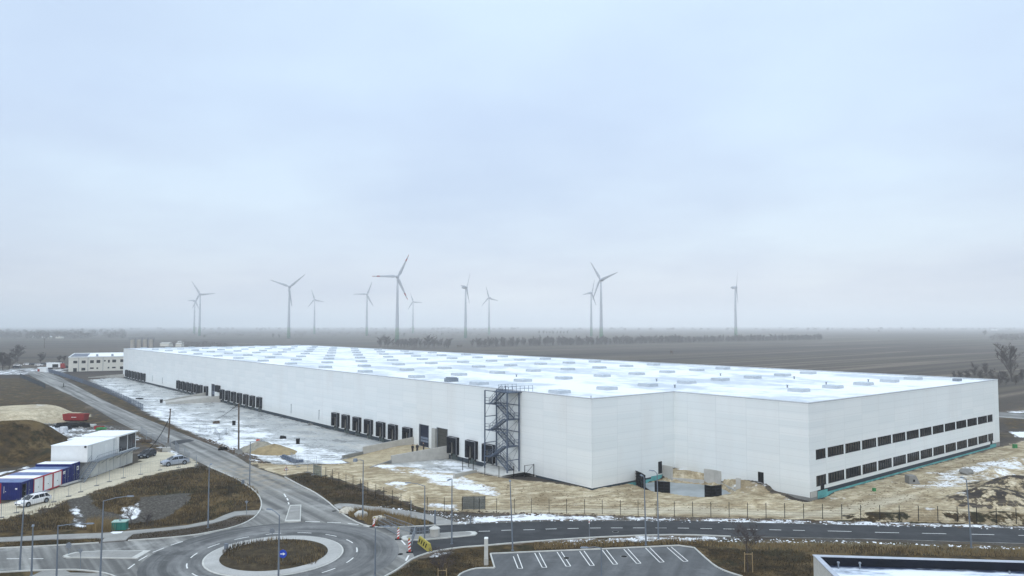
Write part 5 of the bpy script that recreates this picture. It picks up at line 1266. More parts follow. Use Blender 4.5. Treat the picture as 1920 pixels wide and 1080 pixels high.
t = thing('gate_hut', 'small white and red gate hut beside the far gate', 'hut', gz(80,697), R(15)); mb = MB(); mb.box(-2.2,2.2,-1.2,1.2,0,2.4); mb.obj('body', M['container_white'], t); mb = MB(); mb.box(-2.3,-1.2,-1.25,-1.2,.2,1.6); mb.obj('door', M['red'], t); mb = MB(); mb.box(-2.4,2.4,-1.4,1.4,2.4,2.55); mb.obj('roof', M['snow'], t)
t = thing('warning_stand', 'small dark traffic stand in the middle of the north west road', 'traffic stand', gz(119,726)); mb = MB(); mb.cbox((0,0,.1),(1.6,.6,.2)); mb.obj('foot', M['black'], t); mb = MB(); mb.bar((0,0,.2),(0,0,1.7),.18); mb.obj('post', M['black'], t)

# ------------------------------------------------------------------ people
def skinned(name, V, E_, Rd, mat, parent=None, root=0):
    me_ = bpy.data.meshes.new(name); me_.from_pydata(V, E_, []); me_.materials.append(mat)
    o = bpy.data.objects.new(name, me_); col.objects.link(o); m_ = o.modifiers.new('Skin', 'SKIN'); m_.use_smooth_shade = True
    for i, d in enumerate(me_.skin_vertices[0].data):
        d.radius = (Rd[i], Rd[i]); d.use_root = (i == root)
    o.modifiers.new('Subdivision', 'SUBSURF').levels = 1
    if parent: o.parent = parent
    return o
def person(loc, rz, label, lean=0.0, arm=.0):
    V = [(0,0,.96),(0,0,1.16),(0,.02+lean*.3,1.38),(0,.03+lean*.4,1.51),(0,.05+lean*.5,1.60),(0,.04+lean*.55,1.73),(0,.15+lean*.5,1.615)]; Rd = [.15,.135,.16,.06,.085,.075,.022]; E_ = [(0,1),(1,2),(2,3),(3,4),(4,5),(4,6)]
    jV = list(V[:3])+[(0,0,.80),(0,.03+lean*.4,1.50)]; jR = [.185,.175,.20,.185,.085]; jE = [(0,1),(1,2),(0,3),(2,4)]
    tV = [(0,0,.99)]; tR = [.175]; tE = []
    for s in (-1, 1):
        i = len(V); y0 = .02+lean*.3
        arms = [(s*.2,y0,1.43),(s*.26,y0-.04,1.15),(s*.22,y0+.10+arm,.95),(s*.215,y0+.13+arm,.87)]
        V += arms; Rd += [.07,.048,.033,.036]; E_ += [(2,i),(i,i+1),(i+1,i+2),(i+2,i+3)]
        for k, (dy, ln) in enumerate(((-.03,.075),(-.01,.085),(.01,.08),(.03,.065))):
            j = len(V); V += [(s*.215,y0+.13+arm+dy,.83-.01*k%2),(s*.20,y0+.135+arm+dy,.83-ln)]; Rd += [.010,.009]; E_ += [(i+3,j),(j,j+1)]
        j = len(V); V += [(s*.19,y0+.17+arm,.85),(s*.185,y0+.185+arm,.815)]; Rd += [.011,.010]; E_ += [(i+3,j),(j,j+1)]
        j = len(jV); jV += arms[:3]; jR += [.098,.075,.055]; jE += [(2,j),(j,j+1),(j+1,j+2)]
        i = len(V); legs = [(s*.10,0,.88),(s*.11,.03,.50),(s*.115,0,.09),(s*.13,.15,.04)]
        V += legs; Rd += [.10,.068,.045,.042]; E_ += [(0,i),(i,i+1),(i+1,i+2),(i+2,i+3)]
        j = len(tV); tV += legs[:3]; tR += [.13,.105,.085]; tE += [(0,j),(j,j+1),(j+1,j+2)]
    o = skinned('person', V, E_, Rd, M['skin']); o.location = loc; o.rotation_euler.z = rz
    tag(o, label, 'person', 'people on the ramp')
    skinned('jacket', jV, jE, jR, M['cloth_dark'], o); skinned('trousers', tV, tE, tR, M['cloth_dark'], o)
    skinned('hair', [(0,-.005+lean*.5,1.57),(0,.0+lean*.55,1.69),(0,.01+lean*.55,1.75)], [(0,1),(1,2)], [.098,.105,.085], M['hair'], o)
    skinned('shoes', [(-.115,-.03,.07),(-.13,.17,.05),(.115,-.03,.07),(.13,.17,.05)], [(0,1),(2,3)], [.06,.05,.06,.05], M['black'], o)
    return o
for (px, py), rz, lab, ln, am in (((773.7,849.2),R(165),'person in dark clothes on the ramp, leftmost of the three with back turned',.05,.0),((782.3,848.2),R(190),'person in dark clothes standing in the middle of the three on the ramp',0,.06),((794.5,845.2),R(120),'person in dark clothes nearest the olive gate on the ramp',.12,.1)):
    person(G(px, py, .29), rz, lab, ln, am)

# ------------------------------------------------------------------ other buildings
t = thing('office_building', 'cream two storey office building with snowy flat roof beyond the far end of the hall', 'building', gz(128,697), R(27.9))
mb = MB(); mb.box(0,48,0,66,-.5,8.0); w_ = mb.obj('wall', M['cream'], t)
mb = MB(); mb.box(.3,47.7,.3,65.7,8.0,8.12); rf_ = mb.obj('roof', M['snow'], t); mb = MB(); mb.box(.35,9,2,65,8.125,8.16); mb.obj('bare_roof', simple('bareroof', (.14,.16,.2), .7), t)
mb = MB()
for a in ((-.25,48.2,-.25,.35),(-.25,48.2,65.6,66.2),(-.25,.35,.35,65.6),(47.6,48.2,.35,65.6)): mb.box(*a,7.9,8.5)
mb.obj('parapet', M['container_white'], t)
for x in (14, 22, 31): mb = MB(); mb.cbox((x,12,8.7),(1.2,1.2,1.3)); mb.obj('roof_vent', M['galv'], rf_)
bx, by = Vector((math.cos(R(27.9)), math.sin(R(27.9)), 0)), Vector((-math.sin(R(27.9)), math.cos(R(27.9)), 0)); bo = Vector(t.location)
def onwall(px, py):
    d = G(px, py, 0)-Vector((0,0,H)); o = Vector((0,0,H))-bo; k = -o.dot(by)/d.dot(by); p = o+d*k; return p.dot(bx), p.z
for (xa, xb, ya, yb) in ((1100,1160,612,652),(1225,1285,608,650),(1352,1408,604,648),(1448,1505,600,645),(1560,1585,600,622),(1620,1648,598,638),(1685,1742,594,636),(1805,1850,590,632),(1222,1280,718,758),(1350,1405,712,734),(1447,1472,712,734),(1615,1640,704,726),(1680,1735,703,724),(1800,1850,697,738)):
    (x0, z1), (x1, _) = onwall(xa/8, 600+ya/8), onwall(xb/8, 600+ya/8); _, z0 = onwall(xa/8, 600+yb/8)
    mb = MB(); mb.box(x0,x1,-.06,.02,z0,z1); f_ = mb.obj('window', M['dark_frame'], t); mb = MB(); mb.box(x0+.15,x1-.15,-.075,-.06,z0+.15,z1-.15); mb.obj('pane', M['glass'], f_)
x0, z1 = onwall(1098/8, 600+722/8); x1, _ = onwall(1152/8, 600+722/8); mb = MB(); mb.box(x0,x1,-.06,.02,-.3,z1); mb.obj('door', M['door_dark'], t)
for xa in (1180, 1320, 1545):
    x0, _ = onwall(xa/8, 680); mb = MB(); mb.box(x0-.1,x0+.1,-.12,-.0,0,8); mb.obj('downpipe', M['galv'], t)
for k, px in enumerate((249, 261.5, 272.5, 284)):
    c = G(px, 652, 0); d = Vector((c.x, c.y, 0)).normalized()*690; p = Vector((G(px,640).x, G(px,640).y, 0)).normalized()*700
    t = thing('silo', ['leftmost beige silo behind the far end of the hall','second beige silo from the left behind the hall','third beige silo from the left behind the hall','rightmost beige silo behind the far end of the hall'][k], 'silo', (p.x, p.y, 0), 0, 'silos behind the hall')
    mb = MB(); mb.tube([(0,0,2),(0,0,14.0),(0,0,14.8)], [1.75,1.75,.6], 18); mb.obj('shell', M['silo'], t)
    mb = MB()
    for a in range(4): mb.bar((1.5*math.cos(a*1.571),1.5*math.sin(a*1.571),0),(1.5*math.cos(a*1.571),1.5*math.sin(a*1.571),2.5),.25)
    mb.bar((1.9,0,0),(1.9,0,15.2),.2); mb.obj('support_leg', M['steel'], t)
    mb = MB(); mb.box(-2.8,2.8,-.8,.8,14.9,15.1)
    for x in (-2.8,0,2.8): mb.bar((x,-.8,15.1),(x,-.8,16.1),.12)
    mb.bar((-2.8,-.8,16.1),(2.8,-.8,16.1),.12); mb.obj('catwalk', M['steel'], t)
# low flat roofed building at the lower right
ZB = 8.0; q0, q1, q2 = G(1525,1040,ZB), G(1920,1051.5,ZB), G(1565,1080,ZB); ang = math.atan2(q1.y-q0.y, q1.x-q0.x)
t = thing('flat_roof_building', 'cream building with dark flat roof, snow and parapet at the lower right corner', 'building', (q0.x, q0.y, 0), ang)
mb = MB(); LX, LY = 34, -17
for a in ((0,LX,-.35,0),(0,LX,LY,LY+.35),(0,.35,LY+.35,-.35),(LX-.35,LX,LY+.35,-.35)): mb.box(*a,-.5,ZB-.06)
m, nt, b = newmat('render_cream'); tc = N(nt, 'ShaderNodeTexCoord')
nt.links.new(ramp(nt, noise(nt, tc.outputs['Object'], 3.5, 6, .7), [(.3,(.50,.48,.42)),(.7,(.66,.64,.58))]), b.inputs['Base Color']); b.inputs['Roughness'].default_value = .85; mb.obj('wall', m, t)
mb = MB()
for a in ((-.06,LX+.06,-.38,.04),(-.06,LX+.06,LY-.06,LY+.38),(-.04,.38,LY+.38,-.38),(LX-.38,LX+.06,LY+.38,-.38)): mb.box(*a,ZB-.055,ZB)
mb.obj('coping', simple('coping', (.46,.49,.55), .45, .3), t)
mb = MB()
for a in ((.352,LX-.352,-.375,-.352),(.352,LX-.352,LY+.352,LY+.375),(.352,.375,LY+.375,-.375)): mb.box(*a,ZB-.95,ZB-.057)
mb.obj('parapet_membrane', M['blue_parapet'], t)
m, nt, b = newmat('flat_roof'); tc = N(nt, 'ShaderNodeTexCoord'); sp = N(nt, 'ShaderNodeSeparateXYZ'); nt.links.new(tc.outputs['Object'], sp.inputs[0])
f = mth(nt, 'ADD', noise(nt, tc.outputs['Object'], .45, 8, .65, stretch=(.5,1.3,1)), mth(nt, 'MULTIPLY', smooth(nt, sp.outputs[1], -1.3, -.5), .25))
nt.links.new(ramp(nt, f, [(.50,(.84,.87,.90)),(.60,(.55,.62,.72)),(.72,(.03,.045,.09))]), b.inputs['Base Color']); b.inputs['Roughness'].default_value = .5
mb = MB(); mb.box(.36,LX-.36,LY+.36,-.36,ZB-1.3,ZB-.72); mb.obj('roof', m, t)
def onroof(px, py): p = G(px, py, ZB-.72)-Vector((q0.x,q0.y,0)); return p.x*math.cos(ang)+p.y*math.sin(ang), -p.x*math.sin(ang)+p.y*math.cos(ang)
for px, py in ((1547,1055),(1572,1066),(1612.5,1067),):
    x, y = onroof(px, py); mb = MB(); mb.tube([(x,y,ZB-.8),(x,y,ZB-.3),(x,y,ZB-.29),(x,y,ZB-.19)], [.06,.06,.12,.10], 8); mb.obj('vent_pipe', M['galv'], t)
x, y = onroof(1893, 1076); mb = MB(); mb.tube([(x,y,ZB-1),(x,y,ZB-.5)], .07, 8); mb.obj('vent_pipe', M['galv'], t)
# field hut and shed, far power pole
t = thing('field_hut', 'small dark raised hide standing alone in the field behind the hall', 'hut', G(1259,665)); mb = MB(); mb.box(-.9,.9,-.9,.9,1.6,3.6); mb.obj('cabin', M['wood_dk'], t); mb = MB()
for x in (-.8,.8):
    for y in (-.8,.8): mb.bar((x,y,0),(x*.9,y*.9,1.6),.15)
mb.obj('leg', M['wood_dk'], t)
t = thing('field_shed', 'dark field shed at the near edge of the tree row', 'shed', G(862,651)); mb = MB(); mb.box(-3.2,3.2,-2,2,0,2.4); mb.obj('wall', M['wood_dk'], t); mb = MB(); mb.prism([(-3.4,-2.2),(3.4,-2.2),(3.4,2.2),(-3.4,2.2)],2.4,2.7); mb.obj('roof', M['black'], t)
t = thing('power_pole', 'lone wooden power pole in the ploughed field beyond the far gate', 'power pole', G(83,653)); mb = MB(); mb.tube([(0,0,0),(0,0,11.5)],[.32,.22],8); mb.obj('pole', M['wood_dk'], t); mb = MB(); mb.box(-1.3,1.3,-.12,.12,10.6,10.9); mb.obj('crossarm', M['wood_dk'], t)

# ------------------------------------------------------------------ trees
def branches(seed, h, tr=.22, levels=4, spread=.55, nb=5, rmin=.02, up=.25, start=.3, n=4):
    r_ = random.Random(seed); trunk, crown = MB(), MB()
    def rec(p, d, ln, r, lv):
        e = p+d*ln; mid = p.lerp(e, .5)+Vector((r_.uniform(-1,1), r_.uniform(-1,1), 0))*ln*.06
        (trunk if lv == 0 else crown).tube([p, mid, e], [r, r*.8, r*.55], 6 if lv == 0 else (n if lv < 2 else 3), lv == 0)
        if lv >= levels: return
        for k in range(nb if lv else nb+3):
            s = r_.uniform(start, 1.0) if lv else start+(1-start)*(k+.5)/(nb+3)
            q = (p.lerp(mid, s*2) if s < .5 else mid.lerp(e, s*2-1)); a = r_.uniform(0, 6.28)
            sd = Vector((math.cos(a), math.sin(a), 0)); dd = (d*(1-spread)+sd*spread+Vector((0,0,up))).normalized()
            rec(q, dd, ln*r_.uniform(.42,.66)*(1.15-.35*s if lv == 0 else 1), max(rmin, r*.5), lv+1)
    rec(Vector((0,0,0)), Vector((r_.uniform(-.06,.06), r_.uniform(-.06,.06), 1)).normalized(), h*.72, tr, 0)
    return trunk, crown
def tree(name, label, p, seed, h, group=None, cat='tree', tm='bark', cm='twig', **k):
    t = thing(name, label, cat, p, rnd.uniform(0,6), group); a, c = branches(seed, h, **k); a.obj('trunk', M[tm], t); c.obj('crown', M[cm], t); return t
wb = [branches(s, 8.5, .2, 4, .5, 5, .05, .5, .04, 3) for s in range(40, 45)]
wm = []
for a, c in wb:
    k = MB(); k.v = list(a.v); k.f = list(a.f); k.m = list(a.m); k.add(c.v, c.f); wm.append(k)
protos = []
def far_tree(p, sc_, lab, grp, k=None):
    k = rnd.randrange(len(wm)) if k is None else k
    while len(protos) <= k: protos.append(None)
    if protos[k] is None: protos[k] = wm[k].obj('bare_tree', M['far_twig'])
    o = protos[k] if 'label' not in protos[k] else protos[k].copy()
    if o is not protos[k]: col.objects.link(o)
    o.location = p; o.rotation_euler.z = rnd.uniform(0,6.28); o.scale = (sc_*rnd.uniform(1.2,1.8),)*2+(sc_,); tag(o, lab, 'tree', grp); return o
a, c = G(889,651), G(1540,637)
d = (c-a); n = 235
for i in range(n):
    t_ = (i+rnd.uniform(-.4,.4))/n; p = a.lerp(c, t_)+Vector((rnd.uniform(-3,3), rnd.uniform(-4,4), 0))
    far_tree(p, rnd.uniform(.85,1.25)*(1.05 if t_ < .5 else .95), 'bare tree in the long windbreak row beyond the hall', 'windbreak trees')
a, c = G(712,650), G(850,653)
for i in range(26): far_tree(a.lerp(c, (i+rnd.uniform(-.5,.5))/26)+Vector((0,rnd.uniform(-8,8),0)), rnd.uniform(.9,1.5), 'bare tree in the thin row just behind the roof near the largest turbine', 'thin row trees')
for px, py, s, lab in ((512,634,1.0,'small bare tree just left of the second turbine from the left'),(524,633.5,.8,'low bare tree at the foot of the second turbine'),(383,634,.8,'single bare tree right of the leftmost turbine pair'),(1846,630,1.5,'lone bare tree in the hazy field at the far right'),(1648,624,1.1,'tiny lone tree near the horizon on the right'),(757,631,1.0,'hazy bare tree beside the foot of the largest turbine'),(705,628,.8,'hazy bare tree left of the largest turbine')):
    far_tree(G(px, py), s, lab, None)
for i in range(9):
    p = G(1012+i*6.5, 627.2); far_tree(p, rnd.uniform(1.0,1.4), 'tree of the small far grove on the horizon right of centre', 'far grove')
tree('bare_tree', 'large bare wide crowned tree at the right edge behind the hall', G(1898,716), 17, 17, tr=.42, levels=6, spread=.46, nb=4, rmin=.022, start=.08, up=.3)
for px, py, h, sd in ((1800,712,4,1),(1815,714,5,2),(1828,708,7,3),(1838,715,5,4),(1850,708,7.5,5),(1863,718,6,6),(1874,722,6,7),(1886,722,6,8),(1905,722,5,9),(1917,716,6,10),(1789,710,3.4,12)):
    tree('bare_shrub', 'grey bare shrub in the thicket behind the right end of the hall', G(px, py), sd+60, h, 'thicket shrubs', 'shrub', tr=.08, levels=4, spread=.6, nb=6, rmin=.022, start=.02)
for px, py, h, sd, lab in ((5,694,11,21,'dark bare bush at the left edge by the far gate'),(17,693,10,22,'dark bare bush second from the left edge by the far gate'),(33,680,11.5,23,'dark bare tree with a dense round crown left of the parked cars'),(76,681,7.5,24,'low dark tree behind the parked cars'),(-6,692,10,25,'dark bush cut by the left edge of the picture'),(120,677,4,26,'small reddish shrub behind the cream office building'),(112,677,4,27,'small reddish shrub left of its twin near the cream office building')):
    tree('bare_shrub', lab, G(px, py), sd+90, h, None, 'shrub', tr=.2, levels=5, spread=.62, nb=5, rmin=.03, start=.06)
def young(px, py, lab, h, sd):
    p = GT(px, py); t = tree('young_tree', lab, p, sd, h, tr=.055, levels=4, spread=.55, nb=5, rmin=.011, start=.5, n=3); t.rotation_euler.z = 0
    for x in (-.42,.45): mb = MB(); mb.tube([(x,-.1,-.1),(x*.95,-.1,2.15)],.045,6); mb.obj('stake', M['wood'], t)
    mb = MB(); mb.bar((-.42,-.1,1.95),(.45,-.1,1.95),.06); mb.obj('cross_brace', M['wood'], t)
young(1403, 1073, 'young bare tree between two stakes on the lawn right of the parking lot', 4.6, 31)
young(829, 1106, 'young staked tree at the bottom edge left of the parking lot', 3.6, 33)
for px, py, h, sd, lab in ((247,981,2.3,51,'leafless dark shrub right of the green cabinet in the basin'),(275,983,1.8,52,'low leafless shrub furthest right of the green cabinet')):
    tree('bare_shrub', lab, GT(px, py), sd, h, None, 'shrub', tr=.03, levels=4, spread=.55, nb=5, rmin=.006, start=.02)
# distant woods and villages: one mass
mb = MB()
def crown_cloud(p, rx, rz, nq, s):
    for _ in range(nq):
        v_ = Vector((rnd.gauss(0,1), rnd.gauss(0,1), rnd.gauss(0,1))); v_ = v_.normalized()*rnd.uniform(.3,1)**.5
        c = Vector((p.x+v_.x*rx, p.y+v_.y*rx, p.z+rz*(1.0+v_.z))); a_ = Vector((rnd.uniform(-1,1), rnd.uniform(-1,1), rnd.uniform(-1,1))).normalized()*s; b_ = Vector((rnd.uniform(-1,1), rnd.uniform(-1,1), rnd.uniform(-1,1))).normalized()*s
        mb.add([c-a_, c+a_, c+b_], [(0,1,2)])
for i in range(330):
    px = rnd.uniform(-60, 235); py = 634.5-rnd.random()**1.4*14; p = G(px, py)
    if px > 130 and py > 629 and rnd.random() < .6: continue
    crown_cloud(p, rnd.uniform(4,9), rnd.uniform(4,7.5), 46, 2.0)
for i in range(90):
    px = rnd.uniform(320, 425); p = G(px, 645+rnd.uniform(-2,3)+(px-320)*.03); crown_cloud(p, rnd.uniform(2,4), rnd.uniform(1.2,2.6), 40, .9)
for i in range(160):
    px = rnd.uniform(1860, 2000); p = G(px, 639-rnd.random()*10); crown_cloud(p, rnd.uniform(3,6), rnd.uniform(2.5,4.5), 40, 1.4)
for i in range(170):
    px = rnd.uniform(240, 1930); p = G(px, 617.2+rnd.random()*3.2); crown_cloud(p, rnd.uniform(6,14), rnd.uniform(4,9), 30, 3.2)
for i in range(130):
    px = rnd.uniform(240, 900); p = G(px, 622+rnd.random()*9); crown_cloud(p, rnd.uniform(3,8), rnd.uniform(1.2,3.2), 24, 1.4)
a, c = G(892,650.5), G(1540,636.6)
for i in range(620):
    p = a.lerp(c, rnd.random())+Vector((rnd.uniform(-2,2), rnd.uniform(-3,3), 0)); crown_cloud(p, rnd.uniform(1.5,3), rnd.uniform(1.2,3.4), 22, .55)
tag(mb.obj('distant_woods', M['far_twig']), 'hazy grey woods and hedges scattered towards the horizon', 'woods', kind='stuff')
# a few far houses in the woods
for k, (px, py, s, lab) in enumerate(((60,633,1,'small pale house at the edge of the distant woods'),(88,634,1.2,'long pale house below the distant woods'),(112,634.5,.9,'low pale shed right of the long house by the distant woods'),(140,630,1,'white building among the distant trees on the left'),(1865,619.5,2.2,'pale far building on the hazy horizon at the right'),(312,649,.9,'low white roofed farm building behind the hall roof'),(337,650,.5,'small pale farm shed at the end of the farm buildings'),(338,646,.35,'pale upright block behind the farm sheds'))):
    t = thing('far_house', lab, 'house', G(px, py), rnd.uniform(-.3,.3)); mb = MB(); mb.box(-7*s,7*s,-4,4,0,3.2); mb.obj('wall', M['cream'], t)
    mb = MB(); mb.add([(-7.4*s,-4.4,3.2),(7.4*s,-4.4,3.2),(7.4*s,4.4,3.2),(-7.4*s,4.4,3.2),(-7.4*s,0,4.9),(7.4*s,0,4.9)],[(0,1,5,4),(2,3,4,5),(0,4,3),(1,2,5),(0,3,2,1)]); mb.obj('roof', M['snow_lump'] if s > 1 else M['concrete'], t)

# ------------------------------------------------------------------ weeds, clods and rubble
def blades(name, poly_px, count, hmin, hmax, mat, label, w=.05, z0=0.0, skip=None):
    mats = mat if isinstance(mat, list) else [mat]; mb = MB(); P_ = pts(poly_px, z0); X0, X1 = min(p[0] for p in P_), max(p[0] for p in P_); Y0, Y1 = min(p[1] for p in P_), max(p[1] for p in P_)
    xx, yy = nr.uniform(X0, X1, count*4), nr.uniform(Y0, Y1, count*4); ok = inpoly(P_, xx, yy); cl_ = wave2(xx, yy, .9, count) > nr.uniform(-.9,.5,count*4); ok &= cl_
    if skip: ok &= ~inpoly(pts(skip, -1.7), xx, yy)
    tone = wave2(xx, yy, .35, count+9)+nr.normal(0, .45, count*4); sel = np.where(tone < -.35, 0, np.where(tone < .3, 1, 2)) % len(mats)
    for x, y, k in list(zip(xx[ok], yy[ok], sel[ok]))[:count]:
        mb.mi = int(k); z = zat(x, y); h = nr.uniform(hmin, hmax); a_ = nr.uniform(0, 3.14); dx, dy = math.cos(a_)*w, math.sin(a_)*w; lx, ly = nr.uniform(-.25,.25)*h, nr.uniform(-.25,.25)*h
        mb.add([(x-dx,y-dy,z-.03),(x+dx,y+dy,z-.03),(x+lx,y+ly,z+h)], [(0,1,2)])
    return tag(mb.obj(name, mats), label, 'weeds', kind='stuff')
S('weed', (.085,.056,.025), .95, var=.4, scale=.5); S('weed_tan', (.20,.145,.07), .95, var=.3, scale=.5); S('weed_dark', (.04,.033,.02), .95, var=.4, scale=.5)
blades('dry_weeds', [(0,985),(40,968),(130,944),(240,910),(310,892),(380,880),(445,905),(482,925),(488,948),(460,958),(420,965),(400,974),(350,984),(240,994),(100,1002),(0,1007)], 15000, .15, .5, [M['weed_dark'], M['weed'], M['weed_tan']], 'brown dry weeds covering the basin between track and pavement', .045, -.6, bed_px)
blades('reeds', [(160,975),(168,955),(220,955),(224,985),(215,997),(165,998)], 1500, .9, 1.9, M['reed'], 'tall dry reeds beside the green cabinet in the basin', .035)
blades('verge_weeds', [(640,957),(675,957),(725,964),(762,972),(808,982),(760,987),(715,986),(680,977),(655,967)], 2600, .3, .95, M['reed'], 'ochre weeds on the kerb island with the boulders', .05)
blades('verge_weeds', [(545,898),(577,888),(660,911),(745,940),(720,952),(655,942),(625,941),(590,921)], 5000, .1, .35, [M['weed_dark'], M['weed_dark'], M['weed']], 'low dark weeds on the verge below the mesh fence', .05)
blades('verge_weeds', [(1000,1021),(1100,1014),(1290,1012),(1350,1018),(1640,1024),(1920,1033),(1920,1045),(1640,1040),(1525,1036),(1340,1026),(1290,1020),(1000,1031)], 6000, .12, .5, [M['weed'], M['reed'], M['weed_tan']], 'straw coloured weeds between the parking lot and the east road', .05)
blades('verge_weeds', [(1310,1028),(1380,1030),(1520,1038),(1522,1080),(1400,1080),(1350,1062)], 4500, .06, .2, [M['weed_dark'], M['weed'], M['weed_dark']], 'short winter grass on the lawn right of the parking lot', .05)
blades('verge_weeds', [(740,1080),(765,1058),(800,1046),(900,1032),(915,1040),(922,1062),(880,1066),(850,1080)], 2500, .06, .2, [M['weed_dark'], M['weed'], M['weed_dark']], 'short winter grass on the lawn left of the parking lot', .05)
blades('verge_weeds', [(240,1003),(350,992),(400,983),(440,970),(476,967.5),(455,980),(362,1003),(245,1011)], 2200, .05, .16, [M['weed_dark'], M['weed'], M['weed_dark']], 'short winter grass between the west pavement and the kerb', .05)
blades('verge_weeds', [(-60,1018),(0,1017.5),(100,1013),(190,1010),(183,1016),(90,1023),(0,1027),(-60,1030)], 1500, .05, .16, [M['weed_dark'], M['weed'], M['weed_dark']], 'short winter grass along the kerb at the lower left', .05)
blades('island_weeds', [(425,1050),(415,1041),(440,1024),(515,1013),(580,1022),(612,1041),(590,1060),(515,1068),(450,1062)], 3000, .5, .8, [M['weed_dark'], M['weed'], M['weed_tan']], 'brown weeds on the roundabout lawn', .05)
def rubble(name, poly_px, count, smin, smax, mat, label):
    mb = MB(); P_ = pts(poly_px); X0, X1 = min(p[0] for p in P_), max(p[0] for p in P_); Y0, Y1 = min(p[1] for p in P_), max(p[1] for p in P_)
    xx, yy = nr.uniform(X0, X1, count*6), nr.uniform(Y0, Y1, count*6); ok = inpoly(P_, xx, yy)
    for x, y in list(zip(xx[ok], yy[ok]))[:count]:
        s = smin+(smax-smin)*nr.random()**3; z = zat(x, y)
        v_ = [(x+s*a*nr.uniform(.6,1.3), y+s*b_*nr.uniform(.6,1.3), z+s*c*nr.uniform(.5,1.1)) for a, b_, c in ((1,0,.1),(0,1,.1),(-1,0,.1),(0,-1,.1),(0,0,.7))]
        mb.add(v_, [(0,1,4),(1,2,4),(2,3,4),(3,0,4)])
    return tag(mb.obj(name, mat), label, 'rubble', kind='stuff')
rubble('earth_clods', [(620,925),(740,940),(800,962),(1060,968),(1500,980),(1920,995),(1920,990),(1500,975),(1060,963),(800,956),(660,908)], 2600, .06, .32, M['wood_dk'], 'dark clods and stones along the foot of the mesh fence')
rubble('snow_clods', [(860,984),(1000,977),(1500,983),(1920,994),(1920,989),(1500,976),(1060,968),(900,968),(740,952),(700,948)], 900, .04, .22, M['snow_lump'], 'lumps of old snow along the north kerb of the east road')
rubble('snow_clods', [(1000,1020),(1100,1011),(1280,1006),(1640,1016),(1920,1027),(1920,1031),(1640,1020),(1280,1014),(1000,1024)], 500, .04, .22, M['snow_lump'], 'lumps of old snow along the south kerb of the east road')
rubble('stones', [(345,812),(400,822),(450,838),(480,850),(500,868),(470,868),(430,848),(385,830)], 1100, .08, .4, M['wood_dk'], 'rubble between the north west road and the snowy yard')
rubble('stones', [(0,800),(120,792),(230,802),(245,815),(120,834),(60,834),(0,826)], 900, .15, .7, M['concrete_dk'], 'rubble and scrap bits strewn over the junk field')
rubble('sand_clods', [(860,905),(1110,920),(1240,900),(1200,940),(1500,960),(1600,930),(1860,848),(1900,870),(1700,960),(1000,955)], 2000, .04, .2, simple('clod', (.16,.12,.07), .95, var=.35), 'clods of soil on the churned sand around the hall')

# ------------------------------------------------------------------ wind turbines
m, nt, b = newmat('turbine_tower'); M['tower'] = m
tc = N(nt, 'ShaderNodeTexCoord'); sp = N(nt, 'ShaderNodeSeparateXYZ'); nt.links.new(tc.outputs['Object'], sp.inputs[0])
r_ = N(nt, 'ShaderNodeValToRGB'); r_.color_ramp.interpolation = 'CONSTANT'; e = r_.color_ramp.elements
e[0].position = 0; e[0].color = (.05,.16,.09,1); e[1].position = .95; e[1].color = (.38,.41,.46,1)
for p_, c_ in ((.22,(.10,.22,.14)),(.45,(.17,.28,.20)),(.65,(.23,.32,.27)),(.82,(.29,.35,.33))): k = e.new(p_); k.color = (*c_, 1)
nt.links.new(mth(nt, 'DIVIDE', sp.outputs[2], 24.0), r_.inputs[0]); nt.links.new(r_.outputs[0], b.inputs['Base Color']); b.inputs['Roughness'].default_value = .5
HUB = 105.0
def meshonly(mb, name, mats, smooth=True):
    o = mb.obj(name, mats, smooth=smooth); me_ = o.data; bpy.data.objects.remove(o); return me_
mb = MB(); mb.tube([(0,0,-1),(0,0,20),(0,0,50),(0,0,80),(0,0,102.5)], [3.5,2.9,2.3,1.75,1.35], 24); tower_me = meshonly(mb, 'tower', M['tower'])
mb = MB(); mb.tube([(0,-1.2,0),(0,.6,0),(0,3,0),(0,6,0),(0,8.5,0),(0,9.6,0)], [2.3,2.9,3.0,2.4,1.2,.3], 20); nac_me = meshonly(mb, 'nacelle', M['turbine_white'])
mb = MB(); mb.tube([(0,-4.6,0),(0,-4.2,0),(0,-3.2,0),(0,-1.3,0)], [.3,1.2,2.0,2.4], 20); hub_me = meshonly(mb, 'hub', M['turbine_white'])
def blade_mesh(bands):
    mb = MB(); st_ = [(1.2,1.0,.9),(3,1.2,.9),(7,2.1,.75),(11,1.95,.55),(18,1.55,.4),(26,1.15,.28),(31,.95,.22),(35,.75,.17),(38.5,.55,.12),(41,.12,.05)]
    if bands: st_ = st_[:6]+[(28.5,1.05,.25),(28.51,1.05,.25),(33.5,.83,.2),(33.51,.83,.2),(37,.63,.15),(37.01,.63,.15),(41,.12,.05)]
    n = 10; R_ = []
    for z, c_, th_ in st_:
        tw = .35*(1-z/41); R_.append([((math.cos(a)*c_+.35*c_)*math.cos(tw)-math.sin(a)*th_*math.sin(tw), -2.6+(math.cos(a)*c_+.35*c_)*math.sin(tw)+math.sin(a)*th_*math.cos(tw), z) for a in np.linspace(0, 2*math.pi, n, endpoint=False)])
    loft(mb, R_)
    if bands:
        for i in range(len(mb.f)):
            if len(mb.f[i]) == 4:
                z = (mb.v[mb.f[i][0]][2]+mb.v[mb.f[i][2]][2])/2
                mb.m[i] = 1 if 28.5 < z < 33.5 or z > 37 else 0
    return meshonly(mb, 'blade', [M['turbine_white'], M['red']])
bl, blr = blade_mesh(False), blade_mesh(True)
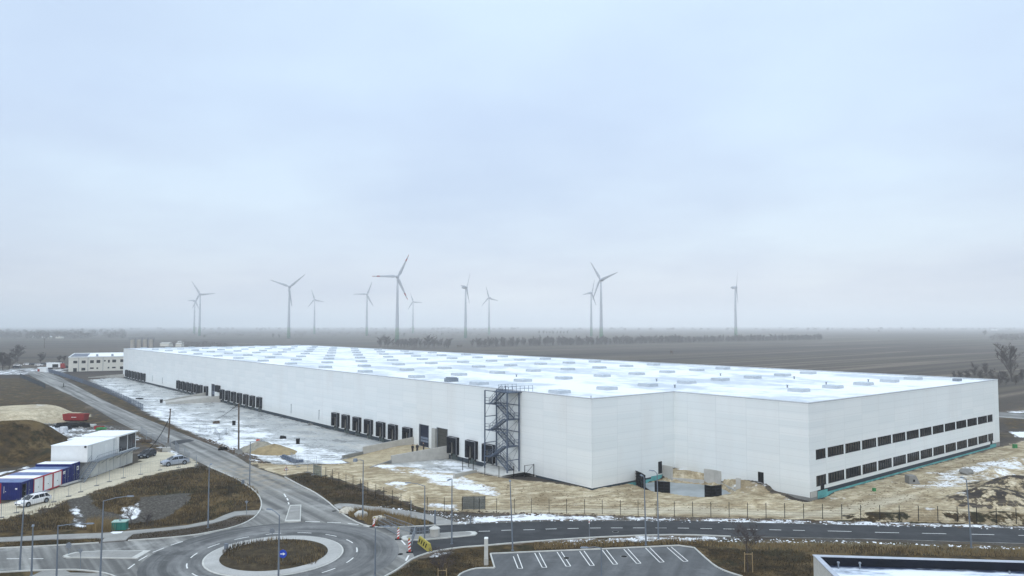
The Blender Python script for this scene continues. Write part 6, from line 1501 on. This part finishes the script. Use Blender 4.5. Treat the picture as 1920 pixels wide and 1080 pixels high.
T = [(375,552,0,(123,4,243),.98,0,'wind turbine with one blade level to the right, front one of the leftmost pair'),
 (365,564,68,(62,182,302),.80,0,'fainter wind turbine seen edge on, behind the leftmost pair'),
 (542,538,8,(40,160,279),1.0,0,'wind turbine whose two upper blades form a wide V, second tall one from the left'),
 (590,562,-8,(108,-12,228),.80,0,'small hazy wind turbine between the V shaped one and the next'),
 (688,552,8,(69,180,298),.84,0,'wind turbine just left of the largest one, one blade level to the left'),
 (745,519,12,(64,180,294),1.0,1,'largest and nearest wind turbine with red banded blade tips'),
 (774.5,566,-5,(107,-4,237),.80,0,'faintest wind turbine, right behind the largest one'),
 (873,539,74,(57,177,297),.93,0,'wind turbine turned nearly edge on right of the largest one'),
 (917,558.5,-30,(105,-15,225),.82,0,'small hazy wind turbine just right of the edge on one near the centre'),
 (1108.5,549,42,(74,190,296),.82,0,'smaller wind turbine behind the left side of the right hand pair'),
 (1127,524.5,-40,(122,18,246),.92,0,'tall wind turbine in front of the right hand pair'),
 (1379,539,60,(72,188,290),.88,0,'lone wind turbine furthest right')]
for k, (px, py, yaw, an, rs, red_, lab) in enumerate(T):
    dist = (HUB-H)*F/(610-py); p = G(px, py, HUB) if False else Vector(((px-960)/F*dist, dist, 0))
    t = thing('wind_turbine', lab, 'wind turbine', p, R(yaw)+math.atan2(-(px-960), F)*0, 'wind turbines beyond the hall')
    for me_, nm in ((tower_me,'tower'),(nac_me,'nacelle'),(hub_me,'hub')):
        o = bpy.data.objects.new(nm, me_); col.objects.link(o); o.parent = t
        if nm != 'tower': o.location.z = HUB
    for a in an:
        o = bpy.data.objects.new('blade', blr if red_ else bl); col.objects.link(o); o.parent = t; o.location.z = HUB; o.rotation_euler = (0, R(90-a), 0); o.scale = (1.15, 1, rs)

# ------------------------------------------------------------------ air, sky, light, camera
HAZE = .00027
mb = MB(); mb.box(-12100, 12100, -150, 14100, -4.5, 162)
hz = mb.obj('haze', []); 
m = bpy.data.materials.new('haze'); m.use_nodes = True; nt = m.node_tree; nt.nodes.remove(nt.nodes['Principled BSDF'])
pv = N(nt, 'ShaderNodeVolumePrincipled'); pv.inputs['Color'].default_value = (.92,.965,1.0,1); pv.inputs['Density'].default_value = HAZE; pv.inputs['Anisotropy'].default_value = -.48
nt.links.new(pv.outputs[0], nt.nodes['Material Output'].inputs['Volume']); hz.data.materials.append(m); tag(hz, kind='stuff')

SUN_EL, SUN_AZ = 28, 198          # compass azimuth seen from above, soft sun behind the cloud deck
wd = bpy.data.worlds.new('World'); sc.world = wd; wd.use_nodes = True; nt = wd.node_tree; bg = nt.nodes['Background']
sky = N(nt, 'ShaderNodeTexSky', sky_type='NISHITA'); sky.sun_disc = False; sky.sun_elevation = R(SUN_EL); sky.sun_rotation = R(SUN_AZ); sky.air_density = 1.2; sky.dust_density = 3
tc = N(nt, 'ShaderNodeTexCoord'); sp = N(nt, 'ShaderNodeSeparateXYZ'); nt.links.new(tc.outputs['Generated'], sp.inputs[0])
zz = mth(nt, 'MAXIMUM', sp.outputs[2], 0.0)
dv = N(nt, 'ShaderNodeVectorMath', operation='DIVIDE'); nt.links.new(tc.outputs['Generated'], dv.inputs[0]); c3 = N(nt, 'ShaderNodeCombineXYZ')
for i in range(3): nt.links.new(mth(nt, 'ADD', zz, .16), c3.inputs[i])
nt.links.new(c3.outputs[0], dv.inputs[1])
cl = noise(nt, dv.outputs[0], .95, 5, .5); cl2 = noise(nt, dv.outputs[0], .35, 3, .5)
lay = ramp(nt, zz, [(0, (8.4,8.6,9.0)), (.03, (7.3,7.7,8.4)), (.10, (6.5,7.5,8.85)), (.17, (6.3,7.55,9.25)), (.27, (6.15,7.55,9.6)), (.40, (6.3,7.8,9.75)), (.6, (9.5,11.3,13.2)), (1, (14.5,16.5,18.2))])
nt.nodes[-1]
cm = mth(nt, 'ADD', mth(nt, 'MULTIPLY', cl, .6), mth(nt, 'MULTIPLY', cl2, .4))
mul = ramp(nt, cm, [(.35, (.85,.87,.925)), (.5, (.99,.99,1.0)), (.64, (1.11,1.115,1.08))])
cloud = mix(nt, 1.0, lay, mul, 'MULTIPLY')
full = mix(nt, .90, sky.outputs[0], cloud)
nt.links.new(full, bg.inputs['Color']); bg.inputs['Strength'].default_value = .10
sl = bpy.data.lights.new('sun', 'SUN'); sl.energy = 1.1; sl.angle = R(70); sl.color = (1.0,.98,.96)
so = bpy.data.objects.new('sun', sl); col.objects.link(so)
az = R(SUN_AZ); dirv = Vector((math.sin(az)*math.cos(R(SUN_EL)), math.cos(az)*math.cos(R(SUN_EL)), math.sin(R(SUN_EL))))
so.rotation_euler = dirv.to_track_quat('Z', 'Y').to_euler(); so.location = (0, 0, 300)

cam = bpy.data.cameras.new('camera'); co = bpy.data.objects.new('camera', cam); col.objects.link(co)
cam.sensor_width = 36; cam.lens = 36*F/1920; cam.clip_end = 20000; cam.clip_start = .5
co.location = (0, 0, H); co.rotation_euler = (R(90)+PIT, 0, 0); sc.camera = co
sc.render.engine = 'CYCLES'; sc.render.filter_size = 1.05
cy = sc.cycles; cy.use_denoising = True; cy.max_bounces = 8; cy.diffuse_bounces = 3; cy.glossy_bounces = 2; cy.volume_bounces = 5; cy.transmission_bounces = 2
cy.caustics_reflective = False; cy.caustics_refractive = False
try: cy.denoiser = 'OPENIMAGEDENOISE'; cy.denoising_input_passes = 'RGB_ALBEDO_NORMAL'
except Exception: pass
sc.view_settings.view_transform = 'Standard'; sc.view_settings.look = 'None'; sc.view_settings.exposure = .12; sc.view_settings.gamma = 1
